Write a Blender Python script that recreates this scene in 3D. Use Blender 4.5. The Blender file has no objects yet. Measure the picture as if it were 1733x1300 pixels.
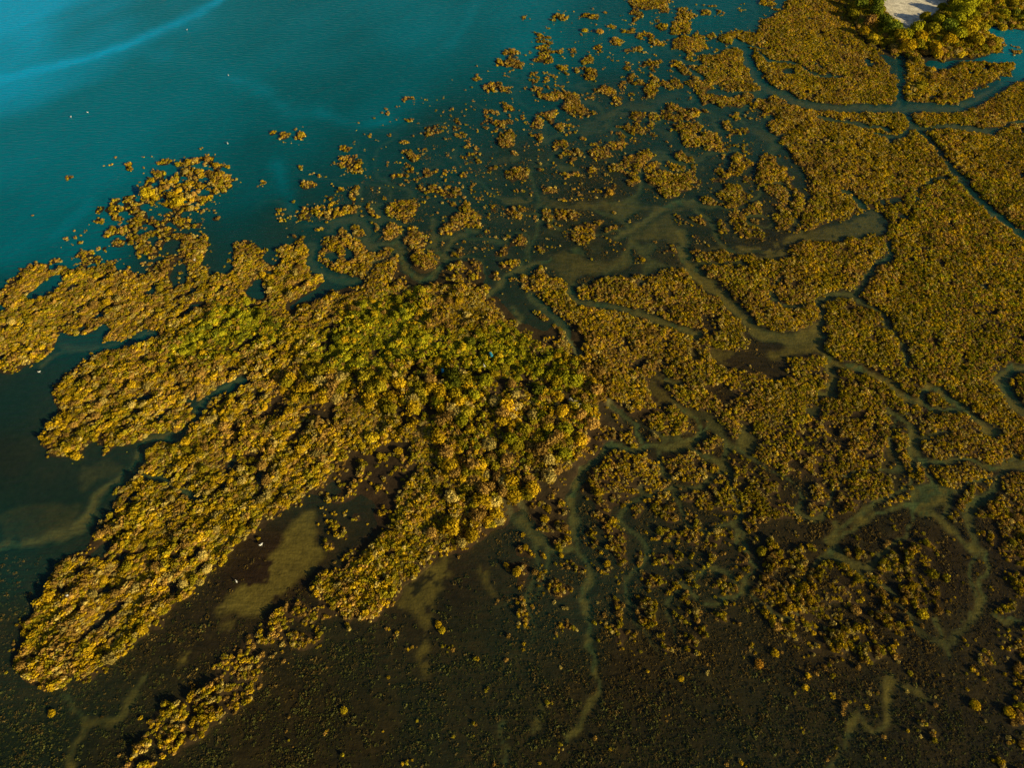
import bpy, bmesh, math, random
import numpy as np

# ------------------------------------------------------------------ camera, world, sun, exposure
S = bpy.context.scene
H, PITCH, LENS = 100.0, 55.0, 24.0
cam_d = bpy.data.cameras.new('camera'); cam = bpy.data.objects.new('camera', cam_d)
S.collection.objects.link(cam); S.camera = cam
cam.location = (0, 0, H); cam.rotation_euler = (math.radians(90 - PITCH), 0, 0)
cam_d.lens = LENS; cam_d.sensor_width = 36; cam_d.clip_end = 6000; cam_d.clip_start = 1

SUN_EL, SUN_AZ = 19.0, 122.0            # azimuth from +Y towards +X
w = bpy.data.worlds.new('World'); S.world = w; w.use_nodes = True
wn = w.node_tree; bg = wn.nodes['Background']
sky = wn.nodes.new('ShaderNodeTexSky'); sky.sky_type = 'NISHITA'; sky.sun_disc = False
sky.sun_elevation = math.radians(SUN_EL); sky.sun_rotation = math.radians(SUN_AZ)
sky.air_density = 1.0; sky.dust_density = 0.6; sky.ozone_density = 1.6
wn.links.new(sky.outputs[0], bg.inputs[0]); bg.inputs[1].default_value = 0.05
sd = bpy.data.lights.new('sun', 'SUN'); so = bpy.data.objects.new('sun', sd); S.collection.objects.link(so)
sd.energy = 5.0; sd.angle = math.radians(0.5); sd.color = (1.0, 0.84, 0.46)
so.rotation_euler = (math.radians(90 - SUN_EL), 0, math.radians(180 - SUN_AZ))
S.view_settings.view_transform = 'Standard'; S.view_settings.look = 'None'
S.view_settings.exposure = 0.0; S.view_settings.gamma = 1.0
S.cycles.max_bounces = 6; S.cycles.transparent_max_bounces = 8
S.cycles.diffuse_bounces = 2; S.cycles.glossy_bounces = 2

rng = np.random.default_rng(7)
FPX = LENS / 36 * 1733
cp, sp = math.cos(math.radians(PITCH)), math.sin(math.radians(PITCH))

def to_map(x, y):
    """where a ground point lies in the survey photograph the map below is written in"""
    dep = y * cp + H * sp
    up = y * sp - H * cp
    return 866.5 + FPX * x / dep, 650 - FPX * up / dep

def at(u, v):
    """ground point under a map position"""
    a, b = (u - 866.5) / FPX, (650 - v) / FPX
    d = (a, cp + b * sp, -sp + b * cp)
    t = H / -d[2]
    return d[0] * t, d[1] * t

# ------------------------------------------------------------------ noise
def vnoise(x, y, scale, seed):
    r = np.random.default_rng(seed); n = 256
    t = r.random((n, n)).astype(np.float32)
    X = np.asarray(x) / scale + seed * 3.7; Y = np.asarray(y) / scale + seed * 1.3
    xi = np.floor(X).astype(int); yi = np.floor(Y).astype(int)
    fx = X - xi; fy = Y - yi
    fx = fx * fx * (3 - 2 * fx); fy = fy * fy * (3 - 2 * fy)
    a = t[yi % n, xi % n]; b = t[yi % n, (xi + 1) % n]
    c = t[(yi + 1) % n, xi % n]; d = t[(yi + 1) % n, (xi + 1) % n]
    return (a * (1 - fx) + b * fx) * (1 - fy) + (c * (1 - fx) + d * fx) * fy

def fbm(x, y, scale, seed, octv=4, gain=0.55):
    s = 0; a = 1; tot = 0
    for i in range(octv):
        s = s + a * vnoise(x, y, scale / 2 ** i, seed + 11 * i); tot += a; a *= gain
    return s / tot

def uni(x, y, scale, seed, octv=3):
    """fbm spread to roughly uniform 0..1"""
    f = fbm(x, y, scale, seed, octv)
    return 0.5 * (1 + np.tanh((f - 0.5) * 6.5))

# ------------------------------------------------------------------ the map, in pixels of the photograph
VEG = [  # (density, size, green, polygon)
 # north-west lobe
 (.86, 1.05, 0, [(-90,560),(-40,520),(0,500),(20,480),(60,455),(92,460),(105,446),(122,452),(150,450),(175,452),(195,462),(222,458),(232,472),(262,455),(283,437),(285,468),(294,480),(312,480),(322,462),(318,430),(308,414),(330,395),(352,400),(346,420),(350,450),(365,470),(392,458),(400,440),(388,415),(400,405),(425,412),(440,432),(442,450),(465,452),(468,425),(492,420),(520,420),(524,445),(545,465),(568,470),(540,490),(500,508),(480,515),(500,540),(440,545),(420,560),(380,560),(300,566),(255,560),(200,585),(165,585),(150,575),(100,580),(95,590),(80,607),(45,617),(0,622),(-90,650)]),
 # west-central tongue
 (.86, 1.15, 0, [(200,588),(255,572),(300,560),(380,540),(440,530),(500,545),(530,570),(520,590),(505,600),(470,620),(415,640),(380,655),(350,672),(333,685),(332,700),(320,715),(290,735),(265,735),(235,745),(215,755),(190,758),(172,772),(180,745),(172,730),(155,752),(135,778),(115,768),(82,762),(70,738),(90,715),(100,680),(98,650),(115,640),(140,620),(165,600)]),
 # central hummock
 (.88, 1.1, 0, [(440,520),(500,522),(560,506),(620,490),(660,485),(740,484),(772,482),(795,490),(815,510),(835,520),(842,535),(875,545),(880,560),(905,578),(935,592),(945,575),(935,550),(915,535),(903,518),(915,515),(945,545),(960,570),(972,590),(977,605),(1010,625),(1022,660),(1018,690),(1010,715),(992,730),(988,755),(985,785),(950,800),(900,835),(870,855),(860,880),(830,895),(800,910),(770,930),(735,935),(720,955),(690,985),(662,1010),(642,1030),(630,1065),(600,1072),(580,1045),(555,1022),(530,1000),(535,970),(570,965),(600,950),(620,925),(640,905),(672,880),(662,860),(655,830),(680,790),(640,770),(600,780),(580,760),(560,720),(520,700),(490,690),(440,650),(420,640),(500,600),(520,580)]),
 # feathery south-west tongue
 (.84, 1.2, 0, [(343,705),(375,680),(410,655),(450,642),(500,640),(560,680),(575,720),(600,770),(590,810),(560,812),(520,832),(500,850),(440,890),(402,925),(385,945),(340,985),(318,1012),(260,1050),(225,1080),(210,1112),(170,1130),(120,1155),(90,1167),(55,1155),(22,1115),(40,1090),(50,1045),(80,1010),(85,992),(100,962),(128,945),(155,945),(195,930),(200,912),(160,912),(175,880),(200,865),(190,840),(215,825),(240,818),(240,790),(245,765),(280,745),(300,740),(320,725),(335,715)]),
 # north-centre islands
 (.85, 1.0, 0, [(540,440),(545,415),(565,400),(580,385),(597,380),(610,390),(620,410),(622,430),(640,432),(655,420),(675,420),(678,435),(672,450),(665,465),(655,482),(620,490),(590,492),(588,478),(602,470),(595,462),(565,458)]),
 (.62, 1.0, 0, [(530,362),(560,345),(588,345),(596,325),(600,305),(608,320),(611,360),(600,370),(575,365),(565,380),(545,375)]),
 (.8, 1.0, 0, [(625,370),(630,355),(660,345),(690,338),(712,345),(705,360),(692,378),(712,392),(725,402),(722,420),(740,435),(735,450),(715,455),(700,450),(695,430),(690,410),(665,410),(640,405),(630,390)]),
 (.78, 1.0, 0, [(738,402),(745,380),(775,365),(785,340),(795,345),(800,360),(815,365),(812,385),(790,388),(765,392),(748,405)]),
 (.65, 1.0, 0, [(760,420),(775,410),(792,398),(785,415),(776,428),(786,450),(800,465),(790,478),(756,476),(764,442)]),
 (.62, 1.1, 0, [(232,318),(240,305),(255,300),(258,288),(275,288),(300,295),(312,275),(335,265),(350,265),(370,275),(390,280),(398,300),(400,315),(375,325),(350,345),(325,362),(300,358),(275,350),(265,340),(240,330)]),
 (.55, 1.0, 0, [(180,350),(210,338),(250,345),(252,365),(285,385),(310,365),(335,385),(345,400),(310,400),(285,425),(240,440),(220,420),(200,395),(160,398),(165,375)]),
 # tracts east of the lagoon
 (.88, 1.0, 0, [(886,482),(900,462),(916,448),(922,460),(935,470),(960,478),(966,495),(972,510),(1000,514),(1045,530),(1075,541),(1110,550),(1140,558),(1180,575),(1198,590),(1205,605),(1225,618),(1255,625),(1245,650),(1200,660),(1210,690),(1245,722),(1190,725),(1160,700),(1130,690),(1085,690),(1060,700),(1040,700),(1020,690),(1024,650),(1010,620),(980,600),(965,572),(945,540),(910,510),(895,495)]),
 (.9, 1.0, 0, [(975,500),(991,488),(1021,471),(1040,466),(1063,468),(1086,467),(1114,467),(1130,455),(1146,453),(1160,460),(1178,474),(1200,488),(1225,508),(1250,528),(1264,548),(1258,562),(1268,575),(1266,592),(1235,592),(1205,586),(1175,572),(1140,548),(1100,532),(1050,517),(1010,507)]),
 (.92, .95, 0, [(1173,422),(1200,418),(1250,430),(1290,440),(1320,432),(1332,417),(1350,410),(1400,412),(1450,405),(1500,402),(1512,385),(1520,372),(1560,372),(1580,340),(1800,330),(2000,330),(2000,860),(1800,830),(1730,790),(1640,790),(1600,850),(1500,860),(1400,850),(1300,760),(1240,720),(1240,650),(1260,625),(1300,640),(1345,640),(1330,615),(1395,600),(1395,560),(1385,540),(1345,568),(1300,568),(1262,545),(1225,498),(1200,478),(1180,450)]),
 (.9, 1.0, 0, [(1190,95),(1220,82),(1256,80),(1263,110),(1275,135),(1310,157),(1360,180),(1420,191),(1530,189),(1620,190),(1660,172),(1700,152),(1740,130),(1850,90),(2050,60),(2050,420),(1560,420),(1545,355),(1505,372),(1490,362),(1465,355),(1440,362),(1400,372),(1370,390),(1342,398),(1360,370),(1374,345),(1376,320),(1368,298),(1350,275),(1330,250),(1310,225),(1300,205),(1312,195),(1290,183),(1258,180),(1210,178),(1185,165),(1170,150),(1176,125)]),
 (.93, .95, 0, [(1222,72),(1250,55),(1280,58),(1290,40),(1310,30),(1330,10),(1345,-10),(1380,-50),(1430,-50),(1430,20),(1442,45),(1458,68),(1480,85),(1500,110),(1515,140),(1523,165),(1510,175),(1450,177),(1400,178),(1360,168),(1330,155),(1300,135),(1282,110),(1275,85),(1255,76)]),
 (.9, 1.1, 0, [(1526,165),(1530,130),(1535,102),(1550,100),(1575,115),(1587,125),(1570,137),(1600,118),(1630,107),(1660,105),(1690,108),(1718,105),(1715,115),(1690,130),(1660,145),(1630,153),(1642,160),(1630,170),(1600,172),(1550,176)]),
 (.93, 1.3, .3, [(1430,-60),(1435,20),(1448,45),(1470,72),(1490,78),(1500,92),(1530,97),(1545,102),(1560,95),(1580,90),(1600,105),(1612,97),(1650,95),(1690,85),(1700,75),(1685,65),(1665,58),(1650,40),(1680,42),(1733,50),(1850,55),(1950,-60)]),
 (.85, 1.0, 0, [(1280,282),(1290,262),(1305,265),(1320,285),(1340,305),(1360,330),(1368,345),(1360,360),(1345,380),(1330,388),(1310,380),(1305,365),(1315,345),(1295,325),(1282,305)]),
 (.8, 1.0, 0, [(1210,325),(1225,312),(1250,312),(1270,330),(1290,345),(1290,370),(1280,395),(1265,403),(1250,395),(1235,370),(1230,345)]),
 (.86, 1.0, 0, [(1056,273),(1068,264),(1090,259),(1100,252),(1108,262),(1128,262),(1142,259),(1155,250),(1158,264),(1170,273),(1181,292),(1174,305),(1160,317),(1153,326),(1140,337),(1123,334),(1112,317),(1090,305),(1072,317),(1063,312),(1061,296),(1049,292),(1024,292),(1026,282)]),
 (.85, 1.0, 0, [(1092,702),(1110,696),(1145,687),(1163,700),(1174,722),(1150,734),(1136,747),(1112,736),(1096,722)]),
 (.8, 1.0, 0, [(1150,668),(1200,668),(1245,690),(1252,722),(1205,722),(1180,702)]),
 (.7, 1.0, 0, [(1010,712),(1035,705),(1045,735),(1030,745),(1008,745)]),
 (.6, 1.0, 0, [(1040,735),(1060,722),(1080,745),(1060,757),(1042,752)]),
 (.42, 1.1, 0, [(560,800),(600,765),(640,750),(700,752),(705,800),(680,835),(662,862),(640,835),(590,822),(550,850),(520,850),(530,830)]),
 # sparser marsh south-east
 (.72, 1.0, 0, [(1000,775),(1040,765),(1090,770),(1130,775),(1190,745),(1240,725),(1300,760),(1290,850),(1230,880),(1130,870),(1050,850),(1000,850),(985,815)]),
 (.7, 1.0, 0, [(1240,720),(1400,700),(1500,700),(1560,760),(1560,830),(1500,850),(1440,870),(1380,880),(1300,880),(1230,870)]),
 (.75, 1.0, 0, [(1600,800),(1680,800),(1950,800),(1950,980),(1700,960),(1690,900),(1620,860)]),
 (.5, 1.0, 0, [(1690,960),(1950,980),(1950,1300),(1740,1320),(1700,1150)]),
 (.33, 1.0, 0, [(1570,860),(1690,880),(1690,1150),(1730,1350),(1640,1300),(1640,1100),(1660,980),(1600,920)]),
 (.55, 1.25, 0, [(1280,900),(1330,930),(1400,925),(1470,930),(1560,900),(1600,940),(1600,1010),(1570,1050),(1540,1110),(1480,1120),(1400,1100),(1330,1080),(1290,1040),(1270,960)]),
 (.42, 1.1, 0, [(850,960),(880,900),(900,850),(950,830),(985,880),(975,1060),(860,1060)]),
 (.45, 1.1, 0, [(1005,850),(1290,860),(1290,1040),(1180,1110),(1100,1090),(1010,1060),(1005,960)]),
 (.3, 1.2, 0, [(1360,1130),(1440,1110),(1480,1180),(1460,1230),(1400,1220),(1360,1190)]),
 (.34, 1.0, 0, [(1530,1080),(1600,1100),(1600,1280),(1540,1240)]),
 # south-west patches
 (.72, 1.1, 0, [(470,1040),(490,1020),(520,1018),(545,1050),(548,1080),(520,1100),(490,1085),(465,1095),(455,1075)]),
 (.72, 1.15, 0, [(395,1090),(440,1065),(455,1100),(430,1140),(440,1170),(400,1215),(330,1260),(250,1300),(190,1320),(240,1245),(270,1200),(330,1170),(360,1140)]),
 (.5, 1.1, 0, [(540,890),(570,865),(600,875),(605,905),(580,925),(550,915)]),
 (.28, .9, 0, [(600,1040),(760,1090),(900,1080),(1100,1110),(1100,1140),(700,1110),(600,1100)]),
]
BLOBS = []   # (density, cx, cy, rx, ry, tilt)
def _b(ox, oy, k, rows, d=.62):
    for r in rows:
        x, y, rx, ry = r[:4]
        BLOBS.append((r[4] if len(r) > 4 else d, ox + x / k, oy + y / k, max(rx, 22) / k, max(ry, 16) / k))
_b(800, 0, 4.3325, [(610,115,45,20),(680,130,40,18),(830,112,40,16),(900,125,45,18),(1180,120,65,55,.5),(1290,20,150,45,.85),(1400,60,35,30,.8),(1560,105,75,35,.7),(1480,215,40,60,.7),(1560,200,35,50,.75),(1560,330,140,55,.9),(1650,310,50,50,.85),(1340,150,22,22),(1380,190,28,24),(1010,205,40,14,.7),(1110,230,40,12),(1180,225,30,20),(1270,265,80,25),(1330,320,60,30),(1050,305,55,27),(1200,370,45,18,.8),(1130,380,20,12),(915,360,28,35),(540,285,75,33,.6),(530,345,55,18),(540,385,60,18),(525,440,65,38,.6),(725,380,28,28),(630,380,20,24),(280,395,40,28,.7),(270,460,95,33,.72),(335,475,35,20,.85),(165,645,75,40,.62),(20,580,22,20,.7),(660,500,35,12,.75),(750,520,40,12,.5),(690,545,20,10,.5),(865,545,34,46,.8),(850,445,40,30),(940,520,30,22,.55),(1280,475,90,20,.65),(1350,460,35,14,.6),(1140,505,28,18,.7),(1180,590,45,35,.5),(1570,480,50,50,.8),(1490,480,30,30,.4),(1320,640,55,70,.8),(1470,625,70,35,.75),(1400,610,30,25,.6),(950,655,75,28,.7),(1010,680,40,25,.8),(1060,740,45,42,.65),(860,735,30,25,.7),(450,580,50,45,.45),(580,600,50,50,.6),(470,655,50,30,.5),(570,705,75,28,.7),(740,760,62,85,.85),(800,800,45,35,.6),(660,690,35,30,.7),(490,870,40,45,.75),(570,850,50,60,.78),(700,945,90,42,.6),(895,825,18,14),(840,875,14,12),(240,830,38,60,.6),(100,850,60,50,.5),(140,930,90,45,.55),(250,1010,70,75,.62),(210,760,30,22,.5),(820,1025,45,30,.45),(500,1000,50,40,.4),(640,1090,85,55,.55),(720,1165,60,35,.5),(960,1100,100,60,.65),(1070,1070,60,25,.65),(1180,845,75,40,.75),(1330,855,100,38,.78),(1450,790,65,45,.6),(1480,860,80,30,.55),(1110,965,90,38,.68),(1240,960,60,35,.68),(1300,915,40,22,.6),(1560,940,95,45,.75),(1610,1030,60,50,.75),(1640,850,60,50,.6),(1700,500,50,95,.8),(1670,640,75,75,.85),(1720,730,50,40,.7),(30,1130,40,80,.5),(1390,505,40,14,.3),(600,240,25,14,.2),(980,80,40,10,.4),(1720,90,30,20,.6),(370,140,14,10,.6),(230,530,30,12,.3)])
_b(800, 250, 4.3325, [(350,180,100,38,.75),(240,200,28,35,.7),(150,150,26,20,.6),(520,130,35,35,.5),(700,60,130,50,.5),(730,190,60,35,.55),(880,180,40,25,.7),(560,310,50,22,.6),(800,340,38,22,.55),(330,470,80,48,.7),(550,480,100,60,.72),(590,570,50,40,.65),(720,500,60,30,.45),(810,620,80,55,.8),(780,670,60,40,.7),(1030,470,28,25,.5),(940,530,35,35,.4),(1020,600,45,35,.6),(1120,600,55,35,.6),(110,670,35,20,.65),(230,655,60,20,.5),(370,665,60,30,.6),(510,740,50,50,.5),(1490,730,40,50,.7),(1400,750,25,20,.7),(1690,400,60,40,.75),(1690,545,60,32,.7),(1690,790,60,60,.7),(130,430,45,45,.4),(0,930,80,60,.5),(260,870,90,40,.5),(170,970,50,45,.6),(80,1060,55,40,.7)])
_b(400, 200, 4.3325, [(265,115,28,18,.7),(350,128,32,12,.8),(405,75,22,30,.65),(455,135,40,25,.8),(800,225,40,14,.65),(780,290,50,26,.65),(880,290,26,30,.7),(870,350,30,20,.75),(870,380,55,14,.75),(770,345,25,25,.5),(935,415,38,24,.75),(560,490,70,24,.75),(520,500,50,28,.8),(470,380,28,60,.35),(590,420,40,25,.4),(575,540,24,12,.5),(870,500,50,50,.55),(790,512,40,10,.6),(720,500,30,20,.3),(450,620,36,24,.5),(320,700,24,40,.65),(375,690,16,35,.6),(430,720,26,40,.6),(500,690,40,36,.65),(595,805,28,15,.8),(430,870,70,22,.45),(640,690,80,40,.6),(690,760,35,30,.55),(1000,645,50,26,.55),(1215,170,52,32,.5),(1250,245,40,22,.65),(1285,300,32,35,.75),(1165,425,20,16,.8),(1290,402,45,16,.65),(1415,390,40,35,.7),(1530,410,30,35,.65),(1660,415,18,18,.8),(1365,480,26,50,.5),(1440,520,28,50,.55),(1560,550,90,90,.35),(1420,95,35,16,.4),(1500,85,25,20,.4),(1480,170,60,30,.3),(1650,135,28,35,.7),(1690,200,35,35,.55),(1610,85,26,16,.4),(1710,265,30,22,.6),(1220,20,120,0,.0),(215,490,60,30,.22),(1160,18,22,14,.6),(1270,28,14,10,.6),(1010,540,45,30,.35)])
_b(0, 200, 4.3325, [(800,345,16,12,.7),(840,298,14,12,.5),(945,332,18,14,.8),(940,368,26,10,.8),(1060,290,26,24,.4),(1205,332,42,24,.72),(1350,318,20,18,.7),(500,435,12,8,.5),(262,722,26,18,.35),(460,890,14,12,.6),(552,878,16,10,.5),(595,902,16,14,.6),(1480,235,22,16,.4),(1440,265,20,12,.3),(650,1010,85,40,.6),(830,915,30,22,.8),(790,850,45,16,.75),(940,870,30,14,.7),(910,825,26,16,.8),(1150,775,22,16,.75),(1200,850,55,28,.7),(1280,750,40,16,.65),(1330,800,60,35,.5),(1080,970,140,36,.65),(1560,690,80,20,.45),(1600,740,26,14,.6),(1350,920,60,50,.55),(1480,880,45,30,.55),(1500,920,50,22,.5),(420,1040,20,16,.6),(305,1100,32,22,.7),(210,1130,14,12,.6),(170,1165,12,16,.6),(470,1110,34,42,.8),(1340,870,45,70,.45)])
_b(1133, 0, 2.888, [(70,60,40,25,.65),(220,50,35,28,.6),(480,10,40,18,.75),(60,100,40,30,.6),(130,220,45,25,.85),(350,45,25,8,.4),(450,140,25,25,.4),(205,170,10,8,.7),(80,330,40,30,.6),(30,410,35,22,.65),(330,185,90,28,.85),(450,290,35,30,.8),(160,410,55,40,.75),(350,570,45,16,.6),(280,610,30,22,.65),(345,640,24,20,.7),(40,560,40,40,.5),(140,560,55,30,.55),(60,640,60,25,.65),(115,690,50,30,.7),(205,680,50,50,.7),(320,730,60,28,.65),(245,755,30,30,.6),(340,800,40,40,.7),(265,840,38,40,.6),(40,860,90,80,.7),(385,880,24,24,.6),(175,990,65,28,.75),(165,1085,45,22,.65),(250,1105,20,24,.7),(440,1150,16,20,.85),(30,1205,30,28,.65),(385,710,16,14,.7),(480,550,30,14,.6),(935,1130,40,18,.8),(620,290,20,18,.5),(1690,255,20,16,.6),(1600,275,40,10,.8),(1090,310,14,20,.8),(985,205,24,18,.8)])
_b(567, 425, 2.888, [(900,120,40,40,.4),(1290,500,10,8,.2)])
_b(980, 550, 4.3325, [(1500,330,30,30,.6),(350,870,50,28,.75),(230,690,30,60,.4)])
# mud flats and pools: areas with few or no shrubs; (sediment 0 brown mud .. 1 pale silt, polygon)
HOLES = [
 (.25,[(48,502),(70,478),(90,468),(100,462),(112,470),(95,490),(80,500),(55,512)]),
 (.1,[(413,498),(425,482),(440,478),(446,490),(440,515),(430,512)]),
 (.1,[(300,540),(315,525),(340,508),(350,512),(330,528),(308,545)]),
 (.3,[(97,588),(102,562),(125,573),(150,570),(178,548),(182,558),(165,585),(120,595)]),
 (.2,[(480,515),(520,500),(560,478),(566,486),(545,505),(500,520),(492,540),(486,530)]),
 (.15,[(580,415),(595,418),(597,438),(585,440)]),
 (.0,[(455,660),(482,665),(486,690),(478,712),(448,713),(434,704),(452,690)]),
 (.0,[(520,690),(545,680),(560,690),(578,712),(565,720),(530,708)]),
 (.0,[(410,768),(440,765),(442,782),(450,800),(445,828),(430,850),(425,800)]),
 (.05,[(150,940),(158,928),(185,914),(202,918),(200,932),(172,946)]),
 (.05,[(820,500),(850,495),(870,500),(905,520),(910,560),(890,570),(870,545),(845,535),(838,520)]),
 (.0,[(945,545),(960,540),(985,555),(985,590),(968,578),(955,560)]),
 (.0,[(1265,560),(1290,570),(1335,585),(1332,618),(1345,638),(1320,640),(1290,625),(1250,622),(1240,600),(1262,596)]),
 (.5,[(1203,588),(1225,590),(1250,602),(1245,614),(1220,610),(1207,602)]),
 (.0,[(1183,540),(1195,530),(1215,538),(1218,555),(1205,568),(1190,560)]),
 (.5,[(1093,645),(1100,628),(1112,620),(1122,632),(1127,655),(1140,670),(1130,685),(1110,687),(1097,668)]),
 (.0,[(1190,655),(1240,648),(1230,660),(1215,670),(1245,685),(1225,688),(1205,672)]),
 (.0,[(1480,340),(1500,330),(1525,332),(1528,345),(1505,350),(1485,346)]),
 (.1,[(1325,118),(1342,117),(1348,125),(1332,127)]),
 (.3,[(1200,150),(1220,155),(1258,152),(1256,160),(1225,162),(1200,160)]),
 (.0,[(1480,85),(1500,78),(1515,95),(1525,100),(1524,160),(1515,135),(1500,108)]),
 (.1,[(1572,112),(1600,103),(1650,98),(1700,88),(1712,103),(1680,106),(1640,104),(1600,116),(1580,120)]),
 (.35,[(1250,800),(1262,805),(1262,830),(1250,835)]),
 (.0,[(1495,660),(1500,690),(1520,700),(1535,720),(1520,725),(1490,700)]),
 (.4,[(1492,758),(1505,755),(1508,772),(1498,785),(1495,800),(1490,780)]),
 (.0,[(1330,800),(1370,800),(1380,850),(1340,860),(1320,830)]),
]
MUDSPARSE = []
CHAN = [  # (width, silt 0..1, depth, points)   creeks
 (12,.45,.7,[(110,590),(165,590),(200,583),(230,573),(256,562)]),
 (10,.3,.6,[(70,622),(90,605),(110,590)]),
 (11,.25,.7,[(412,640),(385,655),(350,675),(333,690),(330,705),(318,722),(300,738)]),
 (17,.6,.6,[(300,738),(270,735),(250,748),(238,770),(236,792),(200,812),(165,838),(152,870),(128,900),(80,915),(0,930),(-60,940)]),
 (9,.2,.6,[(245,808),(285,815),(315,835),(345,842)]),
 (15,.2,.6,[(524,418),(530,450),(548,463),(575,476),(605,478)]),
 (11,.5,.4,[(555,390),(572,378),(592,371),(612,376),(622,396),(632,420),(652,412),(678,415),(684,440),(690,460),(710,474),(735,470),(750,450),(752,430),(768,400),(800,393)]),
 (10,.55,.4,[(730,370),(728,400),(742,425),(752,440)]),
 (12,.5,.5,[(968,485),(974,503),(1010,514),(1050,522),(1100,537),(1140,552),(1180,566)]),
 (12,.5,.5,[(825,505),(850,478),(880,455),(905,445),(930,440)]),
 (12,.2,.5,[(895,500),(930,530),(955,555),(965,580),(978,598)]),
 (20,.5,.6,[(1155,395),(1158,435),(1178,468),(1210,492),(1245,520),(1268,548),(1290,562),(1330,572)]),
 (26,.6,.4,[(1330,575),(1360,580),(1390,570)]),
 (9,.3,.5,[(1388,560),(1390,535),(1388,512),(1408,503),(1430,494),(1448,498)]),
 (7,.2,.5,[(1448,498),(1462,485),(1468,465),(1472,452),(1498,445),(1504,425),(1500,410)]),
 (8,.15,.5,[(1455,505),(1478,515),(1492,535),(1505,555),(1522,575),(1536,608),(1545,622)]),
 (12,.65,.4,[(1392,590),(1398,608),(1415,617),(1445,620),(1480,636),(1510,655),(1532,675),(1560,680)]),
 (13,.65,.4,[(1558,680),(1556,668),(1570,658),(1590,662),(1605,678),(1620,692),(1655,708),(1675,728),(1690,736)]),
 (8,.5,.4,[(1560,680),(1580,695),(1615,696)]),
 (11,.5,.4,[(1402,618),(1404,645),(1402,668),(1385,668)]),
 (10,.3,.6,[(1400,618),(1408,640),(1408,672)]),
 (17,.55,.5,[(1790,618),(1733,622),(1705,628),(1694,642),(1703,662),(1722,690),(1745,705)]),
 (9,.4,.4,[(1500,695),(1530,715),(1550,745),(1562,780),(1572,800),(1592,822),(1605,845)]),
 (9,.5,.4,[(1562,782),(1600,780),(1640,782),(1680,789),(1720,790),(1790,792)]),
 (10,.6,.3,[(1605,846),(1570,850),(1530,850),(1505,868),(1465,878),(1450,895),(1420,912),(1395,918)]),
 (9,.6,.3,[(1405,885),(1410,900),(1402,918)]),
 (9,.5,.3,[(1540,855),(1580,870),(1620,900),(1650,930),(1672,940),(1668,965),(1660,1000),(1655,1030),(1640,1050)]),
 (8,.4,.3,[(1680,1040),(1700,1050),(1733,1048)]),
 (13,.45,.5,[(1244,70),(1260,80),(1268,95),(1270,115),(1282,135),(1310,152),(1345,170),(1380,181),(1440,184),(1530,182)]),
 (15,.35,.6,[(1530,182),(1580,182),(1620,184),(1650,172),(1680,155),(1710,138),(1733,128),(1800,105)]),
 (12,.1,.9,[(1524,185),(1524,150),(1523,120),(1522,100)]),
 (8,.15,.7,[(1530,185),(1542,205),(1560,228),(1585,255),(1610,290),(1640,322),(1670,348),(1700,375),(1733,400),(1790,430)]),
 (5,.15,.5,[(1545,218),(1580,217),(1610,212)]),
 (9,.35,.4,[(1600,213),(1640,220),(1675,223)]),
 (4,.1,.4,[(1675,223),(1700,212),(1740,205)]),
 (6,.35,.4,[(1385,194),(1400,203),(1440,207),(1470,216),(1505,218)]),
 (4,.1,.4,[(1285,90),(1305,105),(1350,104),(1365,118),(1385,130),(1425,129)]),
 (4,.1,.4,[(1480,225),(1520,235),(1540,220)]),
 (7,.0,.4,[(1425,325),(1440,325),(1445,340),(1460,352)]),
 (4,.1,.4,[(1550,345),(1552,320),(1570,305),(1600,300)]),
 (4,.1,.4,[(1320,470),(1300,500),(1330,525),(1360,520)]),
 (14,.35,.7,[(980,811),(994,788),(1015,765),(1033,753)]),
 (13,.4,.5,[(1033,753),(1061,766),(1084,762),(1095,751),(1109,748),(1130,760),(1153,753),(1183,741),(1200,728)]),
 (7,.5,.4,[(1195,728),(1178,708),(1160,690),(1140,675)]),
 (9,.3,.4,[(1092,750),(1072,722),(1052,700),(1035,692),(1030,680)]),
 (13,.5,.4,[(982,808),(966,830),(968,855),(982,885),(978,915),(990,950),(998,978),(990,1005),(997,1040),(1003,1075),(1010,1100),(1014,1128)]),
 (11,.5,.3,[(1012,1120),(1022,1165),(1010,1198),(985,1230),(960,1260)]),
 (9,.5,.3,[(880,880),(900,905),(925,925),(950,935),(970,930)]),
 (7,.4,.3,[(1265,1000),(1275,960),(1270,930),(1255,900)]),
 (8,.5,.3,[(1150,985),(1180,1010),(1200,1030),(1235,1020),(1260,1000)]),
 (8,.5,.3,[(1235,880),(1245,900),(1250,925)]),
 (8,.5,.3,[(1120,640),(1150,655)]),
 (14,.55,.3,[(118,1340),(122,1280),(135,1240),(160,1222),(200,1215),(215,1190),(235,1165),(250,1150)]),
 (9,.45,.3,[(105,1180),(120,1200),(140,1225)]),
 (9,.5,.3,[(855,1310),(860,1270),(850,1220)]),
 (7,.4,.3,[(905,1190),(915,1220),(905,1250)]),
 (9,.6,.3,[(1390,1310),(1420,1290),(1435,1255),(1430,1225),(1445,1215),(1470,1240),(1495,1245),(1510,1220),(1505,1180),(1500,1150)]),
 (8,.5,.3,[(1500,1150),(1540,1165),(1580,1180)]),
 (8,.4,.3,[(1590,1050),(1600,1085),(1615,1110)]),
 (14,.45,.5,[(1040,400),(1080,380),(1130,345),(1180,340)]),
 (10,.6,.3,[(870,520),(885,530),(880,545)]),
]
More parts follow.
